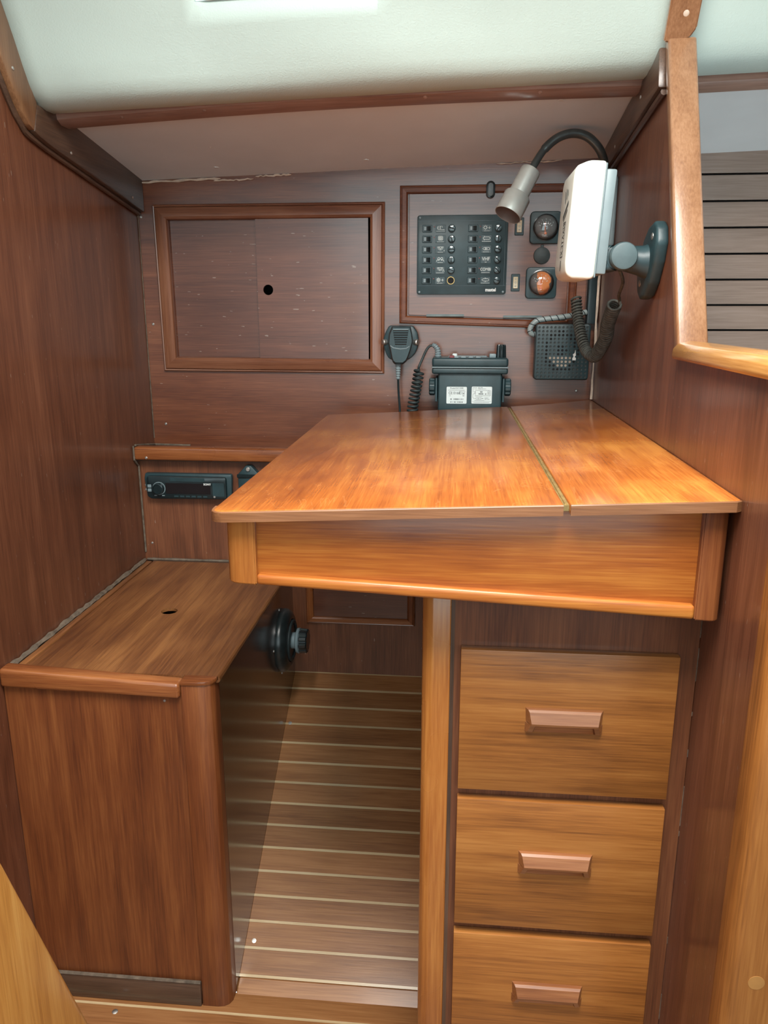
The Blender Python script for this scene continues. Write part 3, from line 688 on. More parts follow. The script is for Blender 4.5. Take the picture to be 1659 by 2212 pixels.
def icon(kind, cx, cz, parent):
    bm = bmn(); y = YF - 0.0011; w = 0.0008
    def S(pts, closed=False): b_stroke(bm, [(cx+a, cz+b_) for a, b_ in pts], w, y, closed)
    def line_text(wd, n=9):
        for i in range(n):
            x = -wd/2 + wd*i/n; S([(x, -.0052), (x + wd/n*0.72, -.0052)]); 
    tw = .014
    if kind == 'pump':
        S(circ(-.0035, .0012, .0034, 14), True); S([(-.0035, .0046), (.003, .0046), (.003, .0015)]); S([(-.006, .0012), (-.001, .0012)])
        for i in range(4): S([(-.001+.0022*i, -.0028), (.0001+.0022*i, -.0018), (.0012+.0022*i, -.0028)])
        tw = .018
    elif kind == 'cubes':
        S(rrect(-.0045, .0045, -.0022, .0056, .0015, 3), True); S([(0, -.002), (0, .0054)])
        S(circ(-.0022, .003, .0012, 8), True); S(circ(.0022, .003, .0012, 8), True); S(circ(-.0022, 0, .0012, 8), True); S(circ(.0022, 0, .0012, 8), True)
    elif kind in ('light', 'light_a'):
        S([(-.0065, .0052), (.0065, .0052)]); S(circ(0, .0050, .0030, 10, 180, 360))
        for a in (200, 225, 250, 270, 290, 315, 340):
            c, s_ = math.cos(math.radians(a)), math.sin(math.radians(a)); S([(c*.0042, .0050+s_*.0042), (c*.0066, .0050+s_*.0066)])
        if kind == 'light_a': S([(.0052, -.003), (.0068, .003), (.0084, -.003)])
        else: S([(.0075, -.0035), (.0078, -.001)])
        tw = .011 if kind == 'light' else .016
    elif kind == 'table':
        S(circ(-.003, .0026, .0022, 12), True); S(circ(.003, .0026, .0022, 12), True)
        for a in (-1, 1): S([(a*.0012, .0005), (a*.003, -.001), (a*.0045, -.0008)]); S([(a*.0055, .0008), (a*.0078, -.003)])
        tw = .011
    elif kind in ('wheel', 'sun'):
        S(circ(-.003, .0012, .0028, 14), True)
        if kind == 'wheel': S(circ(-.003, .0012, .0011, 8), True)
        for a in range(0, 360, 45):
            c, s_ = math.cos(math.radians(a)), math.sin(math.radians(a)); S([(-.003+c*.003, .0012+s_*.003), (-.003+c*.0048, .0012+s_*.0048)])
        S([(.0028, .0008), (.0078, .0008)]); S([(.0053, -.0017), (.0053, .0033)]); tw = .012
    elif kind in ('boat_l', 'boat_n', 'boat_c'):
        S([(-.0072, .0012), (-.004, .0034), (.005, .0034), (.007, .0026), (.007, -.0004), (.005, -.0012), (-.004, -.0012)], True)
        if kind == 'boat_l': S([(-.0072, .0012), (-.004, .0052)]); S([(-.0072, .0012), (-.004, -.003)])
        if kind == 'boat_n': S(circ(-.001, .0011, .0013, 10), True); S([(-.001, .001), (.003, .001)])
        if kind == 'boat_c': S([(-.001, .0052), (.002, .0036)]); S([(-.001, -.003), (.002, -.0014)])
        tw = .018 if kind != 'boat_n' else .013
    line_text(tw, int(tw/.0016))
    obj('icon', bm, 'panel_print', parent, smooth=False)
lefts = ['pump', 'cubes', 'light', 'table', 'light_a', 'wheel']; rights = ['sun', 'boat_l', 'boat_n', 'VHF', 'COMBI', 'boat_c']
first = True
def local(o, root, loc): o.location = WM[root.name].inverted() @ Vector(loc)
on = {(0, 0), (1, 1), (1, 5)}
for c, (xs_, xl_, xf_, kinds) in enumerate(((-0.067, -0.0395, -0.017, lefts), (0.0265, 0.054, 0.0775, rights))):
    for r, z in enumerate(rows):
        if first: s_, l_, u_ = sw0, lb0, fu0
        else: s_, l_, u_ = dup(sw0, parent=sp), dup(lb0, parent=sp, recursive=False), None
        local(s_, sp, (xs_, YF, z)); 
        if (c, r) in on: s_.rotation_euler = (0, PI, 0)
        local(l_, sp, (xl_, YF, z))
        if c == 0 and r == 5:
            bm = bmn(); b_lathe(bm, [(.0079, 0), (.0079, .002), (.0066, .002), (.0066, .0005)], (xf_, YF, z), (0, -1, 0), 22); obj('fuse_socket', bm, 'brass', sp)
            bm = bmn(); b_lathe(bm, [(.0066, .0006), (0, .0006)], (xf_, YF, z), (0, -1, 0), 22); obj('fuse_hole', bm, 'hole_black', sp)
        else:
            if not first: u_ = dup(fu0, parent=sp)
            local(u_, sp, (xf_, YF, z)); u_.rotation_euler = (0, random.choice([0, .3, .8, 1.3, 1.57, 2.2]), 0)
        first = False
        bm = bmn(); b_lathe(bm, [(.0012, 0), (.0012, .0008), (0, .0012)], (xs_+.0145, YF, z+.0035), (0, -1, 0), 8); obj('indicator', bm, 'led_red', sp)
        k = kinds[r]
        if k in ('VHF', 'COMBI'):
            text('lettering', k, .0098 if k == 'VHF' else .0082, (xl_, YF-.0010, z+.0012), 'panel_print', sp, bold=.0001, sx=.9 if k == 'VHF' else .86)
            bm = bmn(); n = 2 if k == 'VHF' else 10; wd = .004 if k == 'VHF' else .017
            for i in range(n): x = xl_ - wd/2 + wd*i/n; b_stroke(bm, [(x, z-.0048), (x+wd/n*.7, z-.0048)], .0010, YF-.0011)
            obj('icon', bm, 'panel_print', sp, smooth=False)
        else: icon(k, xl_, z, sp)
text('maker_lettering', 'mastel', .0095, (0.0655, YF-.0004, 1.1625), 'paint_white', sp, bold=.0003, sx=.88)
# gauges
def gauge(cx, cz, label, orange):
    g = thing('gauge', label, 'gauge', (cx, YP, cz))
    bm = bmn(); b_prism(bm, rrect(cx-.0312, cx+.0312, cz-.0312, cz+.0312, .008, 5), 'y', YP-.010, YP, .002, 3); obj('bezel', bm, 'black_plastic', g)
    y = YP-.010
    bm = bmn(); b_lathe(bm, [(.0262, 0), (.0262, .0012), (.0245, .0016), (.0245, .0002)], (cx, y, cz), (0, -1, 0), 36); obj('rim', bm, 'black_gloss', g)
    bm = bmn(); b_lathe(bm, [(.0246, .0006), (0, .0006)], (cx, y, cz), (0, -1, 0), 36); d = obj('dial', bm, 'dial_grey', g)
    if orange:
        pts = [(-.010, .020), (-.004, .0225), (.004, .022), (.012, .018), (.0185, .010), (.0185, .002), (.015, -.002), (.0165, -.009), (.012, -.018), (.005, -.0225), (-.003, -.023), (-.007, -.017), (-.009, -.008), (-.010, 0), (-.006, .006), (-.010, .011)]
        bm = bmn(); bm.faces.new([bm.verts.new((cx+a+.001, y-.0009, cz+c)) for a, c in pts]); obj('orange_patch', bm, 'dial_orange', d, smooth=False)  # irregular orange area coloured on the dial face
    bm = bmn()
    for k in range(7):
        a = math.radians(150 - 20*k); b_stroke(bm, [(cx+.0115*math.cos(a), cz+.0115*math.sin(a)-.003), (cx+.015*math.cos(a), cz+.015*math.sin(a)-.003)], .0009, y-.0011)
    for k in range(5):
        a = math.radians(140 - 25*k); x, z = cx+.0185*math.cos(a), cz+.0185*math.sin(a)-.003; b_stroke(bm, [(x-.0012, z+.001), (x+.0008, z+.0012), (x+.0003, z-.0012)], .0006, y-.0011)
    for i in range(5): b_stroke(bm, [(cx-.006+i*.0024, cz-.0175), (cx-.0045+i*.0024, cz-.0175)], .0014, y-.0011)
    obj('scale_marks', bm, 'panel_print', d, smooth=False)
    bm = bmn(); b_stroke(bm, [(cx-.001, cz-.012), (cx-.0012, cz+.010)], .0016, y-.0014); b_lathe(bm, [(.0026, .001), (.0026, .002), (0, .0025)], (cx, y, cz-.011), (0, -1, 0), 12)
    obj('needle', bm, 'needle_red', d)
    bm = bmn(); b_lathe(bm, [(.0246, .0018), (.0225, .0045), (.018, .0075), (.012, .0098), (.006, .0110), (0, .0114)], (cx, y, cz), (0, -1, 0), 36); obj('lens', bm, 'clear_lens', g, angle=80)
    return g
gauge(0.1722, 1.2838, 'square black gauge with domed clear lens and grey dial', False)
gauge(0.1685, 1.1760, 'square black gauge with orange tinted dial and red needle', True)
pc = thing('socket_cover', 'round black rubber socket cover between the two gauges', 'cover', (0.168, YP, 1.2305))
bm = bmn(); b_lathe(bm, [(.0165, 0), (.0168, .002), (.0163, .0045), (.015, .0052), (0, .0055)], (0.1678, YP, 1.2302), (0, -1, 0), 32); obj('cap', bm, 'black_rubber', pc)
bm = bmn(); b_box(bm, .1648, .1708, YP-.004, YP, 1.244, 1.251, .001); obj('tab', bm, 'black_rubber', pc)
def rocker(cx, cz, label):
    g = thing('rocker_switch', label, 'switch', (cx, YP, cz))
    bm = bmn(); b_box(bm, cx-.0090, cx+.0090, YP-.003, YP, cz-.0172, cz+.0172, .001, 1); obj('bezel', bm, 'black_plastic', g)
    bm = bmn(); b_prism(bm, [(YP-.002, cz-.0118), (YP-.0062, cz-.0115), (YP-.0045, cz), (YP-.0062, cz+.0115), (YP-.002, cz+.0118)], 'x', cx-.0048, cx+.0048, .0005, 1); t = obj('rocker', bm, 'cream_plastic', g)
    bm = bmn(); y = YP-.0064
    b_stroke(bm, [(cx-.0018, cz+.007), (cx+.0018, cz+.007)], .0010, y); b_stroke(bm, [(cx-.0018, cz-.007), (cx+.0018, cz-.007)], .0014, y); b_stroke(bm, circ(cx, cz, .0017, 12), .0006, y+.0012, True)
    obj('mark', bm, 'grey_plastic', t, smooth=False)
rocker(0.1165, 1.1770, 'small cream rocker switch beside the orange gauge')
rocker(0.1200, 1.2870, 'small cream rocker switch partly behind the chrome lamp head')

# ================================================================== VHF radio
ra = thing('vhf_radio', 'black marine radio hung in a bracket behind the chart table, two white stickers', 'radio', (0.026, 1.66, 0.90))
bm = bmn(); b_box(bm, -0.0385, 0.0935, 1.646, 1.692, 0.868, 0.998, .004, 3); obj('body', bm, 'black_plastic', ra)
bm = bmn(); b_box(bm, -0.0515, 0.1045, 1.636, 1.704, 1.0085, 1.027, .005, 3); hd = obj('head', bm, 'black_plastic', ra)
bm = bmn(); b_box(bm, -0.0515, 0.1045, 1.638, 1.702, 0.994, 1.0065, .004, 3); obj('head_base', bm, 'black_plastic', ra)
bm = bmn(); b_box(bm, -0.0518, 0.1048, 1.6355, 1.7045, 1.0060, 1.0090, .001, 1); obj('seam', bm, 'grey_plastic', ra)
bm = bmn(); b_box(bm, -0.018, 0.062, 1.668, 1.700, 1.0262, 1.0292, .001, 1); obj('screen', bm, 'grey_plastic', hd)
for x in (-.002, .013, .028, .043):
    bm = bmn(); b_box(bm, x-.0055, x+.0055, 1.643, 1.655, 1.0262, 1.0300, .0015, 2); obj('button', bm, 'grey_plastic', hd)
bm = bmn(); b_box(bm, -.016, -.006, 1.642, 1.652, 1.0262, 1.0315, .001, 1); obj('button', bm, 'led_red', hd)
bm = bmn(); b_box(bm, -.010, 0.0, 1.660, 1.670, 1.0262, 1.0345, .0015, 1); obj('button', bm, 'sticker', hd)
bm = bmn(); b_box(bm, .066, .080, 1.655, 1.675, 1.0262, 1.0345, .002, 2); obj('button', bm, 'grey_plastic', hd)
bm = bmn(); n = 40; A = []
for h, r in ((1.026, .0098), (1.030, .0098), (1.050, .0088), (1.053, .0075)):
    A.append([bm.verts.new((.0905 + (r + (.0006 if k % 4 < 2 else -.0005))*math.cos(2*PI*k/n), 1.668 + (r + (.0006 if k % 4 < 2 else -.0005))*math.sin(2*PI*k/n), h)) for k in range(n)])
for a, c in zip(A[:-1], A[1:]):
    for k in range(n): bm.faces.new((a[k], a[(k+1) % n], c[(k+1) % n], c[k]))
bm.faces.new(A[-1]); obj('channel_knob', bm, 'black_gloss', hd, angle=25)
# bracket and side knobs
for s, x in ((-1, -0.0385), (1, 0.0935)):
    bm = bmn(); b_box(bm, min(x+s*.0015, x+s*.006), max(x+s*.0015, x+s*.006), 1.655, 1.712, .935, .985, .001, 1); br = obj('bracket_arm', bm, 'black_plastic', ra)
    bm = bmn(); n = 40; A = []
    for h, r in ((.006, .014), (.008, .0175), (.017, .0175), (.019, .015)):
        A.append([bm.verts.new((x + s*h, 1.663 + (r + (.0008 if k % 5 < 3 else -.0012))*math.cos(2*PI*k/n), .966 + (r + (.0008 if k % 5 < 3 else -.0012))*math.sin(2*PI*k/n))) for k in range(n)])
    for a, c in zip(A[:-1], A[1:]):
        for k in range(n): bm.faces.new((a[k], a[(k+1) % n], c[(k+1) % n], c[k]))
    bm.faces.new(A[0]); bm.faces.new(A[-1]); obj('side_knob', bm, 'black_plastic', ra, angle=25)
bm = bmn(); b_box(bm, -.045, .100, 1.704, YB-.0005, .94, .98, .001, 1); obj('bracket', bm, 'black_plastic', ra)
# stickers
def sticker(x0, x1, z0, z1):
    bm = bmn(); b_prism(bm, rrect(x0, x1, z0, z1, .002, 3), 'y', 1.6456, 1.6462); return obj('sticker', bm, 'sticker', ra, smooth=False)
s1 = sticker(-0.0205, 0.0215, 0.9325, 0.9675); ys = 1.6454
text('lettering', 'Model:GX1300E', .0044, (0.0005, ys, .9645), 'print_black', s1, sx=.95)
text('lettering', 'CE 0168', .0078, (-0.0045, ys, .9545), 'print_black', s1, sx=.88)
bm = bmn()
for i in range(20): x = -.017 + i*.0017; b_stroke(bm, [(x, .9606), (x+.0012, .9606)], .0008, ys)
for i in range(9): x = .006 + i*.0014; b_stroke(bm, [(x, .9585), (x+.001, .9585)], .0007, ys)
for i in range(26):
    x = -.012 + i*.00105
    if random.random() < .75: b_stroke(bm, [(x, .9405), (x, .9433)], .0005 + random.random()*.0004, ys)
    if random.random() < .8: b_stroke(bm, [(x, .9345), (x, .9372)], .0005 + random.random()*.0005, ys)
b_stroke(bm, circ(.0085, .9545, .0025, 14), .0005, ys, True); b_stroke(bm, [(.0085, .9560), (.0085, .9535)], .0006, ys)
b_stroke(bm, [(.0125, .9565), (.0170, .9515)], .0005, ys); b_stroke(bm, [(.0170, .9565), (.0125, .9515)], .0005, ys); b_stroke(bm, [(.0130, .9555), (.0135, .9520), (.0160, .9520), (.0165, .9555)], .0005, ys); b_stroke(bm, [(.0128, .9490), (.0168, .9490)], .0010, ys)
b_stroke(bm, [(-.0155, .9485), (-.0135, .9510), (-.0115, .9485)], .0005, ys, True)
obj('print_marks', bm, 'print_black', s1, smooth=False)
s2 = sticker(0.0315, 0.0735, 0.9330, 0.9682)
text('lettering', 'EXT SPK', .0026, (0.0495, ys, .9660), 'print_black', s2); text('lettering', 'NMEA OUTPUT', .0024, (0.053, ys, .9635), 'print_black', s2)
text('lettering', 'INPUT', .0028, (0.0625, ys, .9445), 'print_black', s2); text('lettering', 'DC 13.8V', .0024, (0.064, ys, .9420), 'print_black', s2)
bm = bmn()
b_stroke(bm, [(.0345, .9660), (.0425, .9660)], .0005, ys); b_stroke(bm, [(.0345, .9660), (.0345, .9575), (.0400, .9575)], .0005, ys)
b_stroke(bm, [(.0425, .9635), (.0365, .9635)], .0005, ys)
b_stroke(bm, rrect(.0390, .0705, .9495, .9605, .001, 2), .0005, ys, True)
for i in range(6): b_stroke(bm, [(.0465+.0017*i, .9520), (.0465+.0017*i, .9545)], .0012, ys)
for i in range(4): b_stroke(bm, [(.0495+.0013*i, .9560), (.0495+.0013*i, .9585)], .0009, ys)
b_stroke(bm, circ(.0665, .9575, .0018, 10), .0005, ys, True); b_stroke(bm, circ(.0605, .9530, .0010, 8), .0008, ys, True)
for i in range(3): b_stroke(bm, [(.0640, .9550-.0015*i), (.0690, .9550-.0015*i)], .0004, ys)
b_stroke(bm, [(.0400, .9550), (.0360, .9540), (.0340, .9510), (.0340, .9460), (.0365, .9435), (.0395, .9435)], .0005, ys)
b_stroke(bm, [(.0395, .9435), (.0415, .9450), (.0510, .9450), (.0530, .9435), (.0510, .9420), (.0415, .9420)], .0005, ys, True); b_stroke(bm, [(.0455, .945), (.0455, .942)], .0005, ys); b_stroke(bm, [(.0530, .9435), (.0560, .9435)], .0008, ys)
for i in range(10): x = .039 + i*.0015; b_stroke(bm, [(x, .9475), (x+.001, .9475)], .0006, ys)
for i in range(12): x = .038 + i*.0017; b_stroke(bm, [(x, .9395), (x+.0012, .9395)], .0007, ys)
b_stroke(bm, [(.0325, .9375), (.0725, .9375)], .0003, ys)
for i in range(18): x = .036 + i*.0018; b_stroke(bm, [(x, .9355), (x+.0013, .9355)], .0006, ys)
obj('print_marks', bm, 'print_black', s2, smooth=False)
# cable gland
path = spline([(-0.040, 1.664, 1.024), (-0.040, 1.664, 1.034), (-0.0415, 1.664, 1.043), (-0.0465, 1.665, 1.0495), (-0.052, 1.666, 1.0515)], 8)
bm = bmn(); b_tube(bm, path, [.0068 - .0028*i/(len(path)-1) + (.0008 if i % 4 < 2 else -.0007) for i in range(len(path))], 12); obj('strain_relief', bm, 'grey_plastic', ra, angle=20)

# microphone
mc = thing('microphone', 'black fist microphone with ribbed grille hanging beside the radio', 'microphone', (-0.117, YB, 1.05))
def mz(px, py, y=1.69): 
    k = y/1.67; X = -.1533 + (820 + px/11.06 - 830)*.000972; Z = 1.091 - (690 + py/11.06 - 703)*.00095
    return X*k, 1.12 + (Z-1.12)*k
back = [mz(*p_) for p_ in ((240, 140), (800, 150), (905, 300), (940, 480), (925, 640), (860, 800), (770, 910), (640, 975), (330, 975), (215, 915), (140, 760), (100, 600), (105, 430), (160, 280))]
bm = bmn(); b_prism(bm, back, 'y', 1.678, 1.702, .004, 2); obj('back_shell', bm, 'black_plastic', mc)
def mring(y, s, dzv=0): 
    P_ = [(300, 150), (740, 160), (775, 330), (800, 500), (770, 640), (735, 760), (690, 900), (640, 1010), (560, 1075), (370, 1075), (320, 1030), (290, 950), (265, 800), (240, 690), (205, 560), (225, 330)]
    c = (495, 600)
    return [(X, y, Z) for X, Z in [mz(c[0]+(a-c[0])*s, c[1]+(d-c[1])*s + dzv, y) for a, d in P_]]
bm = bmn(); R_ = []
for y, s, d in ((1.690, 1.0, 0), (1.664, 1.0, 0), (1.657, .97, 0), (1.653, .9, 0)): R_.append([bm.verts.new(q) for q in mring(y, s, d)])
for a, c in zip(R_[:-1], R_[1:]):
    for k in range(16): bm.faces.new((a[k], a[(k+1) % 16], c[(k+1) % 16], c[k]))
bm.faces.new(R_[0]); bm.faces.new(R_[-1][::-1]); mb = obj('body', bm, 'black_plastic', mc, angle=30)
yy = 1.6525
for i in range(7):
    hw = 185 - 8*i
    x0, z0 = mz(505-hw, 240 + 55*i, yy); x1, z1 = mz(505+hw, 240 + 55*i, yy)
    bm = bmn(); b_box(bm, x0, x1, yy-.0012, yy+.002, z0-.0011, z0+.0011, .0004, 1); obj('grille_bar', bm, 'grey_plastic' if i == 0 else 'black_plastic', mb)
    bm = bmn(); b_box(bm, x0, x1, yy-.0001, yy+.001, z0-.0029, z0-.0012); obj('grille_slot', bm, 'hole_black', mb)
bm = bmn(); pts = [mz(p_[0], p_[1], yy) for p_ in ((255, 625), (330, 680), (500, 705), (640, 690), (715, 640))]
b_tube(bm, [(x, yy+.0006, z) for x, z in pts], .0012, 6); obj('brow', bm, 'grey_plastic', mb)
bm = bmn()
for i in range(7): 
    x, z = mz(365+42*i, 640, yy); b_stroke(bm, [(x-.0011, z+.0014), (x+.0009, z+.0014), (x-.0009, z-.0012), (x+.0011, z-.0012)], .0005, yy-.0003)
obj('emboss', bm, 'black_gloss', mb, smooth=False)
for s, px in ((-1, 120), (1, 880)):
    x, z = mz(px, 540, 1.68); bm = bmn(); b_lathe(bm, [(.0062, -.004), (.0062, .003), (.005, .0045), (0, .005)], (x, 1.677, z), (s*.8, -.6, 0), 16); obj('hanger_pin', bm, 'steel', mc)
x, z = mz(450, 1090, 1.675); z2 = mz(450, 1430, 1.675)[1]
bm = bmn(); n = 26; b_tube(bm, [(x, 1.672, z + .004 - (z+.004-z2)*i/n) for i in range(n+1)], [(.0062 - .0022*i/n) + (.0004 if i % 4 < 2 else -.0006) for i in range(n+1)], 12); obj('strain_relief', bm, 'grey_plastic', mc, angle=20)
bm = bmn(); b_tube(bm, spline([(x, 1.672, z2+.004), (x+.001, 1.671, z2-.025), (x+.004, 1.668, z2-.06), (x+.005, 1.664, .905), (x+.010, 1.660, .893), (x+.022, 1.655, .896)], 8), .0024, 10); obj('cord', bm, 'black_gloss', mc)
bm = bmn(); hp = helix([(-0.0935, 1.655, .905), (-0.0895, 1.654, .935), (-0.0835, 1.653, .968), (-0.0785, 1.656, 1.000)], lambda t: .0098 - .0006*t, 11.5, 16)
b_tube(bm, hp, .0026, 8); obj('coil_cord', bm, 'black_rubber', mc, angle=80)
a = hp[-1]
bm = bmn(); b_tube(bm, spline([tuple(a), (-0.0795, 1.660, 1.006), (-0.073, 1.664, 1.022), (-0.065, 1.666, 1.040), (-0.058, 1.666, 1.049), (-0.050, 1.666, 1.0513)], 8), .0026, 10); obj('cord', bm, 'black_rubber', mc)

# loudspeaker
ls = thing('loudspeaker', 'square black loudspeaker with dotted grille in the corner', 'loudspeaker', (0.213, YB, 0.985))
bm = bmn(); b_box(bm, 0.161, 0.270, 1.668, YB-.0005, 0.981, 1.093, .004, 2); obj('cabinet', bm, 'black_plastic', ls)
bm = bmn(); b_prism(bm, rrect(0.1585, 0.2685, 0.983, 1.0945, .006, 4), 'y', 1.655, 1.668, .0025, 2); gr = obj('grille', bm, 'black_plastic', ls)
bms = [bmn(), bmn(), bmn()]
for i in range(13):
    for j in range(14):
        x = 0.1655 + i*.0080; z = 0.9890 + j*.0076
        d = math.hypot((x-.2115)/.032, (z-1.0400)/.038)
        k = 0
        if 0.85 < d < 1.1: k = 1
        elif d < 0.34: k = 1
        elif d < 0.85 and z < 1.034: k = 2
        b_lathe(bms[k], [(.0026, .0003), (.0020, .0001), (0, .0001)], (x, 1.655, z), (0, -1, 0), 8)
for q, m in zip(bms, ('black_rubber', 'hole_black', 'cone_beige')):
    o = obj('grille_holes', q, m, gr, kind='stuff')
bm = bmn(); b_prism(bm, [(.2345, 1.0225), (.2415, 1.0225), (.2415, 1.0270), (.2388, 1.0295), (.2412, 1.0325), (.2405, 1.0365), (.2400, 1.0435), (.2385, 1.0370), (.2350, 1.0345), (.2365, 1.0295), (.2345, 1.0270)], 'y', 1.6538, 1.6548); obj('paint_chip', bm, 'paint_white', gr, smooth=False)
# spiral wrapped cable bundle
cb = thing('cable_bundle', 'spiral-wrapped pale grey cable bundle curling into the loudspeaker', 'cable', (0.19, 1.69, 1.10))
pth = [(0.262, 1.690, 1.118), (0.238, 1.683, 1.112), (0.205, 1.680, 1.107), (0.178, 1.680, 1.104), (0.161, 1.680, 1.100), (0.150, 1.681, 1.088), (0.1505, 1.683, 1.076), (0.163, 1.688, 1.072)]
bm = bmn(); b_tube(bm, spline(pth, 8), .0056, 12); obj('wrap', bm, 'wrap_plastic', cb)
bm = bmn(); b_tube(bm, helix(pth, .0057, 11, 14), .0008, 6); obj('wrap_gap', bm, 'black_gloss', cb)

# ================================================================== display unit on bracket
du = thing('display_unit', 'white boxy instrument with grey back on a black swivel bracket', 'instrument', (0.175, 1.20, 1.165), (0, math.radians(3.0), 0))
def L(p): return p
W0, W1 = -0.022, 0.020   # local x: front to back, y 0..0.13 depth, z 0..0.158
bm = bmn()
front = [(-0.022, .006), (-0.0245, .020), (-0.0245, .140), (-0.022, .152), (-0.004, .160), (0.0195, .160), (0.0195, 0.004), (0.014, 0.0), (-0.014, 0.0)]
t = bmesh.new()
A = [t.verts.new((x, 0, z)) for x, z in front]; B = [t.verts.new((x, 0.125, z)) for x, z in front]
t.faces.new(A); t.faces.new(B[::-1])
for k in range(len(front)): t.faces.new((A[k], B[k], B[(k+1) % len(front)], A[(k+1) % len(front)]))
bmesh.ops.recalc_face_normals(t, faces=t.faces)
bmesh.ops.bevel(t, geom=[e for e in t.edges], offset=.005, segments=3, profile=.5, affect='EDGES'); b_join(bm, t)
cs = obj('case', bm, 'white_plastic', du, world=False, angle=45)
bm = bmn(); b_box(bm, .0195, .0355, .004, .121, .008, .150, .003, 2); obj('back_case', bm, 'grey_plastic', du, world=False)
bm = bmn(); b_box(bm, .0185, .0205, .001, .124, .003, .157, .0005, 1); obj('case_seam', bm, 'grey_plastic', du, world=False)
# print on the front face (faces -X)
bm = bmn(); xf = -0.0249
def mark(pts):
    bm.faces.new([bm.verts.new((xf, y, z)) for y, z in pts])
for y, z, h in ((.040, .116, .012), (.052, .112, .018), (.066, .108, .020)):   # slanted emblem strokes
    mark([(y, z), (y+.006, z+.003), (y+.011, z+h), (y+.005, z+h-.003)])
mark([(.030, .104), (.078, .086), (.080, .092), (.032, .110)]); mark([(.034, .096), (.070, .083), (.071, .0855), (.035, .0985)])
def ln(y0, z0, y1, z1, w=.0016):
    d = Vector((y1-y0, z1-z0)); n_ = Vector((-d.y, d.x)).normalized()*w/2; mark([(y0+n_.x, z0+n_.y), (y1+n_.x, z1+n_.y), (y1-n_.x, z1-n_.y), (y0-n_.x, z0-n_.y)])
for a in ((.040, .081, .066, .081), (.066, .081, .066, .032), (.066, .032, .040, .032), (.040, .032, .040, .081)): ln(*a)
glyphs = [((0, 0, 1, 0), (1, 0, 0, 1), (0, 1, 1, 1)), ((0, 0, 1, .5), (1, .5, 0, 1), (.4, .2, .4, .8)), ((0, 0, 1, .5), (1, .5, 0, 1)), ((0, .5, 1, .5), (1, 0, 1, 1)), ((0, 0, 1, 0), (0, 0, 0, 1), (.5, 0, .5, .8), (1, 0, 1, 1)), ((0, 0, 1, 1), (0, 1, 1, 0))]
for k, gl_ in enumerate(glyphs):   # illegible block letters running down the face
    z0 = .0785 - k*.0076
    for (u0, v0, u1, v1) in gl_: ln(.044 + u0*.018, z0 - v0*.0052, .044 + u1*.018, z0 - v1*.0052, .0014)
mark([(.050, .027), (.056, .027), (.056, .012), (.050, .012)])
obj('print_marks', bm, 'logo_dark', du, smooth=False, world=False)
# bracket
mtx = Matrix.Identity(4)
bk = thing('swivel_bracket', 'black plastic swivel bracket bolted to the right bulkhead behind the white instrument', 'bracket', (XR, 1.235, 1.19))
plate = [(1.166, 1.212), (1.174, 1.234), (1.190, 1.243), (1.222, 1.238), (1.250, 1.222), (1.272, 1.198), (1.278, 1.170), (1.268, 1.146), (1.248, 1.136), (1.222, 1.140), (1.198, 1.158), (1.176, 1.186)]
bm = bmn(); b_prism(bm, [(y, z) for y, z in plate], 'x', XR-.017, XR+.0005, .005, 3); obj('base', bm, 'black_plastic', bk)
bm = bmn(); b_tube(bm, [(XR-.008, 1.222, 1.190), (0.262, 1.222, 1.191), (0.242, 1.222, 1.194), (0.224, 1.222, 1.198)], [.028, .021, .018, .017], 18); obj('arm', bm, 'black_plastic', bk)
bm = bmn(); b_box(bm, 0.208, 0.230, 1.208, 1.27, 1.176, 1.212, .006, 3); obj('clamp', bm, 'black_plastic', bk)
bm = bmn(); b_lathe(bm, [(.0, 0), (.019, 0), (.0195, -.004), (.0195, .012), (.018, .0155), (.015, .0165), (0, .0168)], (0.2335, 1.208, 1.196), (0, -1, 0), 32); obj('clamp_knob', bm, 'knob_grey', bk)
bm = bmn(); b_lathe(bm, [(.0205, 0), (.0205, -.008)], (0.2315, 1.207, 1.196), (0, -1, 0), 40); obj('knob_ring', bm, 'black_rubber', bk)
for y, z in ((1.192, 1.222), (1.250, 1.160)): screw((XR-.017, y, z), (-1, 0, 0), bk, .005)
# its coiled cable
cc = thing('coiled_cable', 'dusty dark coiled cable hanging in a loop in front of the loudspeaker', 'cable', (0.255, 1.52, 1.03))
bm = bmn(); b_tube(bm, spline([(0.238, 1.245, 1.180), (0.249, 1.27, 1.163), (0.256, 1.33, 1.146), (0.263, 1.36, 1.139), (0.266, 1.365, 1.130)], 8), .0026, 10); obj('lead', bm, 'dusty_cord', cc)
bm = bmn(); b_tube(bm, helix([(0.257, 1.365, 1.131), (0.258, 1.42, 1.098), (0.262, 1.45, 1.076), (0.2595, 1.49, 1.052), (0.255, 1.52, 1.0385), (0.2465, 1.555, 1.045), (0.239, 1.58, 1.070), (0.234, 1.61, 1.108), (0.2305, 1.625, 1.145)], lambda t: .0104 if t < .55 else .0090, 54, 12), .0023, 7); obj('coil', bm, 'dusty_cord', cc, angle=80)

